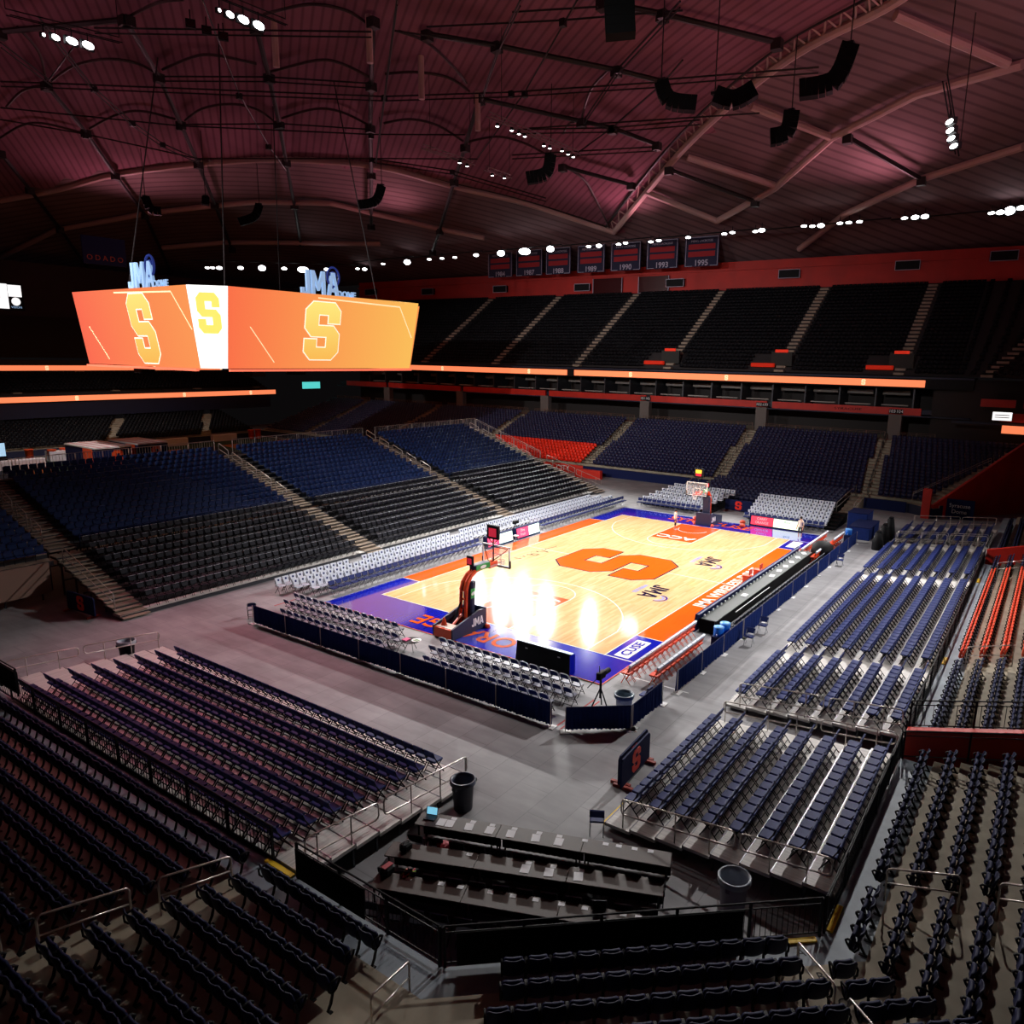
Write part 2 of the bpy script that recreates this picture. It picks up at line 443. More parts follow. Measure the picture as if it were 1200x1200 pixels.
# court-side letters of the tunnel sign on its dark board
tb = thing('tunnel_sign', 'dark blue sign board with pale lettering under the sloping red tunnel wall', 'sign', (32.4, -17.6, 0))
MB().box((0, 0, .9), (.12, 2.4, 1.8), navycloth).build('board', tb)
text('lettering', 'Syracuse', .5, frame((-.075, 0, 1.2), (0, -1, 0), (0, 0, 1)), whitemat, tb)
text('lettering', 'Dome', .5, frame((-.075, 0, .65), (0, -1, 0), (0, 0, 1)), whitemat, tb)

# ---- the far side above the lower bowl
con = MB()
con.box((51, 36, 5.2), (7, 104, .2), concrete)
struct(con.build('floor_far_concourse'))
struct(MB().box((54.6, 36, 8.6), (.3, 104, 6.8), mat('concourse_back_wall', (40, 34, 34), .8)).build('wall_far_concourse'))
sf = MB()
for y0, y1 in ((-11, 6.2), (6.9, 23.4), (24.1, 40.5), (41.2, 57.6), (58.3, 75), (75.7, 86)):
    sf.box((49.6, (y0+y1)/2, 8.5), (.3, y1-y0, .85), redpaint)
sf.box((50.2, 36, 8.5), (.6, 104, .5), navypaint)
struct(sf.build('trim_1'))
struct(MB().box((51, 36, 8.05), (4, 104, .12), navypaint).build('floor_far_suites'))
st = MB()                                                         # suites: pale counters, seats and dividing walls seen under the LED board
for y in np.arange(-10, 84, 4.1): st.box((51.6, y, 9.6), (3.6, .16, 2.9), darkgrey)
for y in np.arange(-8, 82, 4.1): st.box((50.3, y, 9.15), (.5, 2.9, .12), mat('suite_counter', (150, 146, 140), .6)); st.box((52.4, y+.3, 10.5), (.12, 3.0, .5), mat('suite_panel', (120, 112, 108), .7))
struct(st.build('wall_suite_dividers'))
struct(MB().box((50.6, 36, 12.35), (3.6, 104, .2), navypaint).build('ceiling_far_suites'))
struct(MB().box((49.0, 36, 11.72), (.5, 104, 1.1), blackpl).build('trim_2'))
for i, y in enumerate((-8.4, 7.4, 24.0, 41, 58, 75)):
    c = MB().box((49.4, y, 6.7), (.9, 1.4, 2.9), mat('pillar_concrete', (104, 96, 92), .8)).build('pillar')
    struct(c)
for y, a, b, w in ((-8.4, '103', '104', 'on the far pillar at the right far stairs'), (7.4, '102', '103', 'on the far pillar behind the far basket'), (24.0, '101', '102', 'on the far pillar above the orange-red seats')):
    t = thing('section_sign', f'small black sign with two section numbers {w}', 'sign', (49.3, y, 8.5))
    MB().box((-.1, 0, 0), (.1, 1.5, .5), blackpl).build('plate', t)
    text('number', a, .5, frame((-.16, .4, 0), (0, -1, 0), (0, 0, 1)), whitemat, t)
    text('number', b, .5, frame((-.16, -.4, 0), (0, -1, 0), (0, 0, 1)), whitemat, t)
text('lettering', 'SYRACUSE', .42, frame((49.44, -3, 8.5), (0, -1, 0), (0, 0, 1)), blackpl, None, sx=1.6).name = 'trim_4'
struct(bpy.data.objects['trim_4'])

# upper deck, its facade and the roof edge
ud = MB()
for k in range(24):
    x = 49.3+k*.76; z = 12.6+k*.487
    ud.quad((x, -14, z), (x+.76, -14, z), (x+.76, 100, z), (x, 100, z), mat('upper_tread', (40, 35, 37), .9))
    ud.quad((x+.76, 100, z), (x+.76, -14, z), (x+.76, -14, z+.487), (x+.76, 100, z+.487), mat('upper_tread', (40, 35, 37), .9))
    # the corner, turning towards the right-hand end
    r0, r1 = x-49.3, x+.76-49.3
    def cp(r, a): return (49.3-6+(6+r)*math.cos(a), -14-(6+r)*math.sin(a))
    for j in range(8):
        a0, a1 = j*PI/16, (j+1)*PI/16
        ud.quad((*cp(r0, a0), z), (*cp(r0, a1), z), (*cp(r1, a1), z), (*cp(r1, a0), z), mat('upper_tread', (40, 35, 37), .9))
        ud.quad((*cp(r1, a0), z), (*cp(r1, a1), z), (*cp(r1, a1), z+.487), (*cp(r1, a0), z+.487), mat('upper_tread', (40, 35, 37), .9))
struct(ud.build('floor_upper_deck'))
for y in (66.2, 51, 35.7, 21, 5.7, -8.2):
    a = MB()
    for k in range(24): a.box((49.7+k*.76, y, 12.62+k*.487+.12), (.74, 1.15, .26), stepconc)
    struct(a.build('floor_upper_aisle'))
a = MB()
for k in range(24):
    a.box((cp(k*.76, .55)[0], cp(k*.76, .55)[1], 12.62+k*.487+.12), (.74, 1.15, .26), stepconc, None)
struct(a.build('floor_upper_aisle'))
fac = MB(); fac.box((68.4, 42, 26.2), (.6, 122, 4.5), reddk)
fac.box((68.1, 42, 27.3), (.5, 122, .25), reddk)
struct(fac.build('wall_facade'))
fc = MB()
for j in range(6):
    a0, a1 = j*PI/14, (j+1)*PI/14
    c = lambda a, r=25.1: (43.3+r*math.cos(a), -19-r*math.sin(a))
    p, q = c(a0), c(a1); fc.quad((*p, 21), (*q, 21), (*q, 29.6), (*p, 29.6), reddk)
struct(fc.build('wall_facade_corner'))
# far left: end stand decks
es = MB()
for k in range(10): es.box((-2, 96.6+k*.77, 7.3+k*.3), (84, .77, .5), mat('upper_tread', (40, 35, 37), .9))
es.box((-2, 95.8, 5.4), (84, .4, 2.6), navypaint); es.box((-2, 104.4, 10.4), (84, .4, 3.2), navypaint)
for k in range(14): es.box((-2, 105+k*.77, 12.6+k*.45), (100, .77, .5), mat('upper_tread', (40, 35, 37), .9))
struct(es.build('floor_end_decks'))
for x, sx in ((1, -.5), (14, -.3), (27, .2), (38, .3)):
    a = MB()
    for k in range(10): a.box((x+sx*k*.6, 96.6+k*.77, 7.35+k*.3+.25), (1.1, .77, .2), stepconc)
    struct(a.build('floor_end_aisle'))
struct(MB().box((0, 116.5, 22.4), (150, .5, 9.5), mat('end_wall', (52, 38, 46), .8, var=.15, scale=.3)).build('wall_end'))
tp = MB(); tp.quad((-6, 108, 13.6), (15.5, 108, 13.6), (14, 115.2, 18.3), (-6, 115.2, 18.3), mat('red_tarp', (150, 24, 34), .8))
o = tag(tp.build('seat_tarp'), 'red tarpaulin with a dark block S laid over seats high behind the scoreboard', 'tarpaulin')
sp = MB(); tri_prism(sp, [(x*.55, y*.55) for x, y in SPOLY], 0, .02, navycloth, frame((2.6, 111.6, 16.0), (1, 0, 0), (0, .836, .547)))
sp.build('emblem', o)
# right-hand end beyond the far corner
rc = MB()
rc.box((46.5, -21.5, 8.6), (.4, 5, .9), redpaint); rc.box((46.6, -19, 7.9), (.3, 9, .25), navypaint)
rc.box((47.2, -18.6, 10.0), (.3, 3.2, .8), redpaint); rc.box((47.2, -22.4, 10.0), (.3, 3, .8), redpaint)
struct(rc.build('trim_3'))
struct(MB().box((50, -20, 8.3), (.4, 16, 8), mat('concourse_back_wall', (40, 34, 34), .8)).build('wall_right_corner'))

# ---- football field beyond the temporary stand
ff = MB(); ff.quad((-30, 36, .012), (31.5, 36, .012), (31.5, 85, .012), (-30, 85, .012), turf)
for i, x in enumerate(np.arange(-28, 30, 9)):
    ff.quad((x, 60, .018), (x+2.6, 60, .018), (x+6, 80, .018), (x+3.4, 80, .018), turforange)
    ff.quad((x+4.5, 60, .018), (x+7.6, 60, .018), (x+11, 80, .018), (x+8, 80, .018), turfblack)
struct(ff.build('floor_field'))

# ---- basketball court
court = thing('basketball_court', 'maple basketball floor with blue apron, orange sidelines and a big orange S', 'court')
HX, HY = 14.325, 7.62
mb = MB(); mb.box((.1, 0, .02), (34.6, 18.3, .04), cblue); mb.build('apron', court)
mb = MB(); mb.quad((-17.2, -9.15, .0), (-17.2, -9.15, .035), (-17.2, 9.15, .035), (-17.2, 9.15, 0), corange)
mb.box((-17.22, 0, .018), (.05, 18.4, .036), orangepaint); mb.box((.1, -9.17, .018), (34.6, .05, .036), orangepaint); mb.build('edge_ramp', court)
def flat(mb, x0, y0, x1, y1, z, M): mb.quad((x0, y0, z), (x1, y0, z), (x1, y1, z), (x0, y1, z), M)
for s in (1, -1):
    mb = MB(); ya, yb = sorted((s*HY, s*9.14)); flat(mb, -11.2, ya, 11.2, yb, .042, corange); mb.build('sideline_panel', court)
mb = MB(); flat(mb, -HX, -HY, HX, HY, .044, woodm); mb.build('playing_surface', court)
for s in (1, -1):
    mb = MB(); a, b = sorted((s*8.535, s*HX)); flat(mb, a, -1.75, b, 1.75, .046, clane); mb.build('painted_lane', court)
lw = .06
ln = MB(); z = .049
for s in (1, -1):
    flat(ln, -HX-lw, s*HY-lw/2, HX+lw, s*HY+lw/2, z, cwhite); flat(ln, s*HX-lw/2, -HY, s*HX+lw/2, HY, z, cwhite)
    flat(ln, s*HX-.04, -9.14 if True else 0, s*HX+.04, -HY, z, cwhite); flat(ln, s*11.2-.03, HY, s*11.2+.03, 9.14, z, cwhite); flat(ln, s*11.2-.03, -9.14, s*11.2+.03, -HY, z, cwhite)
    flat(ln, *sorted((s*8.5, s*HX))[:1], 1.8, sorted((s*8.5, s*HX))[1], 1.85, z, cwhite); flat(ln, sorted((s*8.5, s*HX))[0], -1.85, sorted((s*8.5, s*HX))[1], -1.8, z, cwhite)
    def arc(cx, cy, r, a0, a1, w, n=48):
        for i in range(n):
            p, q = a0+(a1-a0)*i/n, a0+(a1-a0)*(i+1)/n
            ln.quad((cx+(r-w)*math.cos(p), cy+(r-w)*math.sin(p), z), (cx+r*math.cos(p), cy+r*math.sin(p), z), (cx+r*math.cos(q), cy+r*math.sin(q), z), (cx+(r-w)*math.cos(q), cy+(r-w)*math.sin(q), z), cwhite)
    base = PI if s > 0 else 0
    arc(s*12.75, 0, 6.75, base-1.35, base+1.35, lw); arc(s*8.5, 0, 1.83, base-PI/2, base+PI/2, lw, 24); arc(s*12.75, 0, 1.25, base-PI/2, base+PI/2, lw, 20)
    for t in (1, -1):
        yy = t*6.75*math.sin(1.35); xa, xb = sorted((s*(12.75-6.75*math.cos(1.35)), s*HX)); flat(ln, xa, yy-lw/2, xb, yy+lw/2, z, cwhite)
flat(ln, -lw/2, -9.1, lw/2, -3.85, z, cwhite); flat(ln, -lw/2, 3.85, lw/2, HY, z, cwhite)
ln.build('court_lines', court)
sb = MB(); tri_prism(sb, grow(SPOLY, .1), .046, .050, cnavy); so = sb.build('emblem_outline', court)
sb = MB(); tri_prism(sb, SPOLY, .046, .054, corange); sb.build('emblem', court)
# lettering on the floor
text('baseline_lettering', 'ORANGE', 1.75, frame((-15.9, -.15, .05), (0, 1, 0), (-1, 0, 0)), corange, court, off=.03, sx=.92)
text('baseline_lettering', 'SYRACUSE', 1.75, frame((15.9, -.1, .05), (0, -1, 0), (1, 0, 0)), corange, court, off=.03, sx=.92)
text('sideline_lettering', 'JMA WIRELESS DOME', 1.0, frame((-.2, -8.38, .05), (1, 0, 0), (0, 1, 0)), cwhite, court, off=.02, sx=1.05)
for lx, n in ((-4.1, 0), (4.3, 1)):
    block_letters('sponsor_lettering', 'JMA', 1.15, frame((lx, -5.05, .051), (-1, 0, 0), (0, -1, 0)), cnavy, court, .002, 1.15)
    text('sponsor_lettering', 'WIRELESS', .42, frame((lx, -4.05, .05), (-1, 0, 0), (0, -1, 0)), clilac, court, off=.01)
    g = MB()
    for r, M in ((.62, cblue), (.42, clilac)):
        for i in range(18):
            p, q = PI+PI*i/18, PI+PI*(i+1)/18; cx, cy = lx-1.05, -5.75
            g.quad((cx+(r-.1)*math.cos(p), cy+(r-.1)*math.sin(p), .051), (cx+r*math.cos(p), cy+r*math.sin(p), .051), (cx+r*math.cos(q), cy+r*math.sin(q), .051), (cx+(r-.1)*math.cos(q), cy+(r-.1)*math.sin(q), .051), M)
    g.build('sponsor_ring', court)
for s in (1, -1):
    text('conference_lettering', 'ACC', 1.2, frame((s*9.5, 0, .05), (0, s*1, 0), (-s, 0, 0)), cwhite, court, off=.03, sx=1.25)
g = MB(); flat(g, -14.1, -8.75, -11.7, -7.98, .045, cwhite); g.build('corner_panel', court)
text('corner_lettering', 'CUSE', .66, frame((-12.9, -8.37, .05), (1, 0, 0), (0, 1, 0)), cblue, court, off=.02, sx=1.2)
g = MB(); flat(g, 11.9, -8.8, 14.0, -8.0, .045, cwhite); g.build('corner_panel', court)
# the signature beside the middle of the far sideline
sg = MB(); x0, y0 = -3.4, 6.2
pts = [(0, 0), (.3, .5), (.2, -.3), (.5, .1), (.7, -.1), (.9, .3), (1.0, -.1), (1.3, .2), (1.5, -.1), (1.6, .9), (2.0, .9), (1.9, .3), (1.6, .3), (2.2, -.3), (2.5, .3), (2.6, -.1), (2.9, 1.2), (3.1, .1), (3.3, .3), (3.6, .2), (4.6, .5), (5.0, .1)]
for p, q in zip(pts, pts[1:]):
    d = Vector((q[0]-p[0], q[1]-p[1])).normalized()*.035; nx, ny = -d.y, d.x
    # written away from the camera: x along the court, letters upright towards the middle
    A = [(x0+p[0]-nx, y0-(p[1])*.7-ny), (x0+q[0]-nx, y0-q[1]*.7-ny), (x0+q[0]+nx, y0-q[1]*.7+ny), (x0+p[0]+nx, y0-p[1]*.7+ny)]
    sg.add([(a, b, .0505) for a, b in A], [(0, 1, 2, 3)], cnavy)
sg.build('signature', court)
fl = MB()                                                          # tape lines on the grey floor
flat(fl, -15.75, -12.6, -15.67, -9.15, .006, whitemat); 
flat(fl, -21.5, -9.95, -18.6, -9.87, .006, mat('red_tape', (170, 40, 40), .7)); flat(fl, -21.5, -9.7, -18.6, -9.62, .006, mat('red_tape', (170, 40, 40), .7))
flat(fl, -19.2, 10.9, -17.6, 11.0, .006, mat('red_tape', (170, 40, 40), .7))
struct(fl.build('floor_tape_lines'))

# ---- roof
def zr(x, y): return 28.5+18*max(0, 1-(x/72)**2)*max(0, 1-((y-33)/100)**2)
from mathutils.geometry import intersect_point_tri_2d
INNER = [(22.4, -11.3), (30.6, .4), (47.8, 21.1), (61.6, 37.1), (45.2, 55.6), (28.9, 73.4), (16.4, 95.1), (7.5, 111.2), (-8, 116), (-40, 90), (-60, 45), (-50, 0), (-20, -26)]
def inside(x, y):
    c = False; n = len(INNER)
    for i in range(n):
        (x0, y0), (x1, y1) = INNER[i], INNER[(i+1) % n]
        if (y0 > y) != (y1 > y) and x < (x1-x0)*(y-y0)/(y1-y0)+x0: c = not c
    return c
hard = roof_material('roof_cladding', (132, 104, 108), 1.5, -.707)
fabric = roof_material('roof_fabric', (150, 96, 112), .9, .6)
rf = MB(); S = 2.5
xs = np.arange(-72, 72.1, 2.4); ys = np.arange(-67, 133.1, 2.5)
idx = {}
for i, x in enumerate(xs):
    for j, y in enumerate(ys): idx[i, j] = len(rf.v); rf.v.append((x, y, zr(x, y)))
kh, kf = rf.mi(hard), rf.mi(fabric)
for i in range(len(xs)-1):
    for j in range(len(ys)-1):
        rf.f.append((idx[i, j], idx[i, j+1], idx[i+1, j+1], idx[i+1, j])); rf.k.append(kf if inside(xs[i]+1.2, ys[j]+1.25) else kh)
struct(rf.build('ceiling', smooth=True))
ROOF={
 'BEAM': [[(33.7,-17.9,38.3),(38,-9.1,38.6),(44.8,0.3,37.7),(54.3,9.6,35.2),(60.5,19.7,33.1)],[(48.2,-17.7,35.3),(54.1,-7.6,34.5),(60.8,2.3,32.6),(68.1,10.1,29.7)],[(13.6,130.5,28.8),(17.2,117.5,32.8),(20.4,112.7,33.9),(25.7,104.1,35.7),(31.2,94.8,36.9),(34.7,88.5,37.5),(41.3,78.2,37.5),(47.7,73.7,36.3),(54.9,66.8,34.6),(58.9,60.9,33.4)],[(34.1,116.4,32.1),(40.7,107.6,33.3),(44.4,103.3,33.5),(55.6,82.6,33.4)],[(37.8,6.9,40),(44.8,0.3,37.7)],[(46.3,18,38.2),(53.6,9.4,35.5)],[(52.7,27,36.2),(60.5,19.7,33.1)],[(25.3,-9.3,40.8),(33.6,-16.8,38.5)]] ,
 'CROWN': [[(61.6,37.1,33),(47.8,21.1,38.1),(39,10.8,40.3),(30.6,0.4,41.4),(24.9,-8.4,41.3),(22.4,-11.3,41.3)],[(61.6,37.1,33),(52.7,46.9,36.4),(45.2,55.6,38.5),(36.8,62.7,40.3),(28.9,73.4,40.8),(22.9,83.8,40.2),(16.4,95.1,38.7),(12.6,103.9,36.9),(7.5,111.2,35.1)]] ,
 'RIB': [[(2.3,95.3,38.6),(8.9,104.5,36.3),(17.2,115.9,32.9),(28.2,131.5,28)],[(-0.3,74.5,42.5),(7.7,83.8,40.8),(15.8,93.8,38.4),(25.2,104.5,35.3),(40.9,126.6,29.1)],[(-1.2,55,44.7),(6.9,64.4,43.7),(14.4,73.6,42),(21.9,82.8,39.9),(30.8,93.7,36.9),(43.1,108.8,32.5)],[(7.1,46.6,45.1),(14.1,54.7,44.1),(21.7,63.7,42.4),(28.9,72.4,40.4),(38.3,83.5,37.2),(48.7,96.1,33.5)],[(12.1,35.5,45.1),(21.2,46,43.8),(28.2,54.1,42.2),(37.4,64.3,39.5),(49.4,78,35.2)],[(28.3,36,42.8),(36.6,45.5,40.7),(43.4,53.6,38.6),(54.5,67,34.4),(60.2,74.1,32.1)],[(16.2,32.4,44.7),(20.6,27.2,44.1),(28.2,17.8,42.5),(31.3,14.1,41.7)],[(28.5,36.1,42.8),(36.1,27,41),(38.3,24.1,40.4),(42.7,20.4,39.1)],[(17.6,13.1,43.8),(20.7,8.9,43.1),(27.1,0.8,41.4)],[(44.4,35.2,38.7),(50.3,28,36.8)],[(48,21.3,37.5),(56.2,12.7,34.3)],[(44.4,-1.5,37.4),(53.5,-7.7,34.3)],[(-7.8,65.4,43.5),(-1,54.8,44.7)]] ,
 'CABLE': [[(-4.6,54,42.6),(10.1,33.6,43.1)],[(10.9,31.7,43.1),(17,24.3,42.4)],[(-5.9,71.5,40.7),(-2.6,69.1,41.1),(20.3,43,41.9),(24.9,28.7,41.3),(27.4,12.1,40.2)],[(-3.7,78,39.8),(11.9,69.7,40.6),(26.2,51.8,40.6),(30.8,40.4,40.1)],[(31.7,33.9,40),(34.5,21.9,39.2),(34.9,11.4,38.6)],[(-2.7,81.1,39.3),(5.6,79.5,39.5),(18.7,76.8,39.1)],[(-8.6,55.3,42.4),(1.1,67,41.4),(7.9,72.8,40.5),(13.1,75.9,39.7),(18.8,77.1,39)],[(-1.4,41.8,43.4),(11.7,56.9,42),(21.5,65.9,40.1),(27.4,70.5,38.7)],[(7.1,27.1,43.3),(31.7,57.1,39.2)],[(12.9,12.6,42.2),(25.4,27.3,41.2),(35.9,42.7,38.9)],[(11.3,17.2,42.6),(17,24,42.4),(24.6,32.5,41.4)],[(24.2,8.5,40.5),(27.6,12.1,40.2),(34.5,21.9,39.2),(39.6,31,38.1)],[(15.5,4.7,41.3),(24.1,15.1,41),(32.2,24.1,39.8)],[(11.8,28.2,43),(15.4,15.7,42.2),(16.6,6.9,41.4),(16.8,5.1,41.2)],[(27,12.3,40.3),(27.6,-2.9,38.9)],[(32,31.6,39.9),(34.6,4.8,38.2)],[(36.8,37.8,38.8),(39.3,18.6,37.9)],[(18.2,77,39.1),(30.8,56.9,39.4),(36.1,42.9,38.8)],[(4.6,59.6,42.2),(11.1,50.6,42.5),(17.6,42.1,42.3)],[(12.1,69.1,40.7),(18.9,59.4,41.1),(25.3,50.8,40.8)],[(30.8,56.9,39.4),(37.5,48.6,38.3),(47.2,39.9,35.7)],[(12.7,19.1,42.6),(14.4,11.6,42)],[(-8.9,62.7,41.7),(-2.4,68.4,41.2)],[(-2.5,69.5,41.1),(-4.3,58.2,42.3)]] ,
 'ARCH': [[(6.7,44.7,45.7),(7.8,39.4,45.8),(10.2,37.2,45.7),(12.8,37.2,45.5)],[(14.2,54.8,44.6),(15.3,48,44.9),(17.1,46.1,44.8),(20.5,45.6,44.4)],[(21.8,63.2,43),(22.5,57.5,43.4),(24.5,55.1,43.2),(28.4,54.6,42.6)],[(0.2,74.4,43),(0.4,69.3,43.7),(2.1,65.7,44.2),(4.6,64.4,44.3),(7.1,65,44.1)],[(7,63.7,44.3),(7.4,58.6,44.7),(8.6,56.4,44.9),(12.3,54.3,44.8)],[(8.1,83.5,41.3),(8.7,78.2,42.2),(10.2,75,42.6),(14,74.1,42.5)],[(14.9,73.4,42.5),(14.6,68.9,43.1),(16,65.2,43.4),(18.6,63.8,43.3),(22.3,64.9,42.7)],[(20.9,43.3,44.4),(22,39.8,44.3),(24.4,37.2,44),(27.5,36.8,43.4)],[(28.9,52.3,42.6),(29.6,48.5,42.7),(32.1,46.2,42.3),(36.2,45.5,41.3)],[(15.4,35.5,45.3),(18.2,34.4,45),(22.7,35,44.3),(26,35.9,43.7)],[(1.4,92.4,39.8),(2,87.6,40.7),(3.6,85.7,41.1),(7.8,85.3,41)],[(-0.9,83.6,41.5),(-1.1,78.8,42.3),(-0,76,42.8)],[(36.6,45.5,41.2),(36.8,40.4,41.3),(39,37.9,40.8),(42,36.6,40)],[(45.8,35.4,38.8),(48,34.7,38.1),(51,34.9,37.1),(60.3,37.2,33.5)],[(36.2,27,41.5),(31.6,23,42.5),(28.8,19.2,42.9)],[(38.8,31.4,40.9),(37,29.4,41.3),(36.8,27.4,41.4)],[(-0.6,55.5,45.2),(-0.3,50.8,45.5),(0.9,48.5,45.7)],[(-6.5,64.7,44.2),(-3.1,68.8,43.8),(0.2,75.6,42.8)]] ,
}

def smooth_line(L, n=5):
    if len(L) < 3: return L
    P = [Vector(p) for p in L]; out = []
    for i in range(len(P)-1):
        p0, p1, p2, p3 = P[max(i-1, 0)], P[i], P[i+1], P[min(i+2, len(P)-1)]
        for k in range(n):
            t = k/n; out.append(.5*((2*p1)+(-p0+p2)*t+(2*p0-5*p1+4*p2-p3)*t*t+(-p0+3*p1-3*p2+p3)*t**3))
    return out+[P[-1]]
for L in ROOF['BEAM']: struct(MB().tube(L, .42, steeltruss, 8).build('roof_beam'))
for L in ROOF['CROWN']:
    mb = MB(); P = smooth_line(L, 6); up = [p+Vector((0, 0, 1.9)) for p in P]; tilt = [p+Vector((-1.1, .9, .7)) for p in P]
    mb.tube(P, .42, steeltruss, 8); mb.tube(tilt, .2, ribm, 6)
    for a, b in zip(P[::1], tilt[1::1]): mb.tube([a, b], .09, steeltruss, 4)
    for a, b in zip(P[1::1], tilt[1::1]): mb.tube([a, b], .09, steeltruss, 4)
    struct(mb.build('roof_crown_beam'))
for L in ROOF['RIB']:
    mb = MB(); mb.tube(L, .26, ribm, 6)
    for p in L: mb.box((p[0], p[1], p[2]-.2), (.9, .9, .9), ribm)
    struct(mb.build('roof_rib_beam'))
for i, L in enumerate(ROOF['CABLE']):
    mb = MB(); mb.tube(L, .085, cablem, 5)
    if i % 2 == 0: mb.tube([(a, b, c-.45) for a, b, c in L], .075, cablem, 5)
    for p in L[1:-1]: mb.box((p[0], p[1], p[2]-.2), (.5, .5, .6), cablem)
    struct(mb.build('roof_cable_beam'))
for L in ROOF['ARCH']: struct(MB().tube(smooth_line(L), .15, archm, 5).build('roof_arch_beam'))
for x, y in ((20, 37), (8, 45), (28, 36), (12, 36)):
    struct(MB().tube([(x, y, zr(x, y)-.3), (x, y, zr(x, y)-4.5)], .32, steeltruss, 8).build('roof_strut_beam'))

# ================================================================== seats
def row_word(k): return nth(k+1)

# ---- fixed stadium seats with loop armrests, faces +x, stands on its tread at z = 0
def shell(mb, prof, w, th, M, curve=.05):
    """seat shell: PROF is a list of (x, z, half width factor); bowed across its width"""
    cols = 7; n = len(prof); vs = []; fs = []
    for side in (0, 1):
        for i, (x, z, hw) in enumerate(prof):
            a = prof[max(i-1, 0)]; b = prof[min(i+1, n-1)]; tx, tz = b[0]-a[0], b[1]-a[1]; l = math.hypot(tx, tz) or 1
            nx, nz = tz/l, -tx/l
            for c in range(cols):
                t = c/(cols-1)*2-1
                vs.append((x+curve*t*t+(-nx*th if side else 0), t*w/2*hw, z+(-nz*th if side else 0)))
    def I(s, i, c): return s*n*cols+i*cols+c
    for i in range(n-1):
        for c in range(cols-1):
            fs.append((I(0, i, c), I(0, i, c+1), I(0, i+1, c+1), I(0, i+1, c))); fs.append((I(1, i, c), I(1, i+1, c), I(1, i+1, c+1), I(1, i, c+1)))
        for c, f in ((0, 0), (cols-1, 1)):
            q = (I(0, i, c), I(0, i+1, c), I(1, i+1, c), I(1, i, c)); fs.append(q if not f else q[::-1])
    for c in range(cols-1):
        fs.append((I(0, 0, c+1), I(0, 0, c), I(1, 0, c), I(1, 0, c+1))); fs.append((I(0, n-1, c), I(0, n-1, c+1), I(1, n-1, c+1), I(1, n-1, c)))
    mb.add(vs, fs, M)
def seat_back_mb(M): mb = MB(); shell(mb, [(.0, .40, .9), (-.03, .48, 1), (-.07, .66, 1), (-.10, .78, .98), (-.115, .83, .9), (-.12, .85, .72)], .46, .03, M); return mb
def seat_pan_mb(M): mb = MB(); shell(mb, [(.035, .37, .8), (.07, .43, .95), (.05, .60, .98), (.03, .71, .92), (.02, .745, .75)], .44, -.07, M, .02); return mb
def arm_mb(y, M):
    mb = MB(); mb.tube([(-.08, y, .64), (.05, y, .66), (.17, y, .65), (.21, y, .61), (.18, y, .55), (.10, y, .44), (.0, y, .40), (-.07, y, .5)], .026, M, 5, closed=True); return mb
def stand_mb(y, M):
    mb = MB(); mb.tube([(.02, y, .42), (-.04, y, .2), (-.14, y, .04), (-.15, y, 0)], [.03, .035, .03, .03], M, 5); mb.box((-.12, y, .012), (.2, .07, .024), M); return mb
def fixed_proto(name, label, group, M, Mp):
    t = thing(name, label, 'stadium seat', group=group)
    seat_back_mb(M).build('backrest', t, True); seat_pan_mb(Mp).build('seat', t, True)
    for y in (-.245, .245): arm_mb(y, blackpl).build('armrest', t, True)
    stand_mb(-.245, blackmetal).build('pedestal', t)
    return t
def fixed_single(M, Mp):
    mb = MB(); mb.join(seat_back_mb(M)); mb.join(seat_pan_mb(Mp)); mb.join(arm_mb(-.245, blackpl)); mb.join(stand_mb(-.245, blackmetal)); return mb

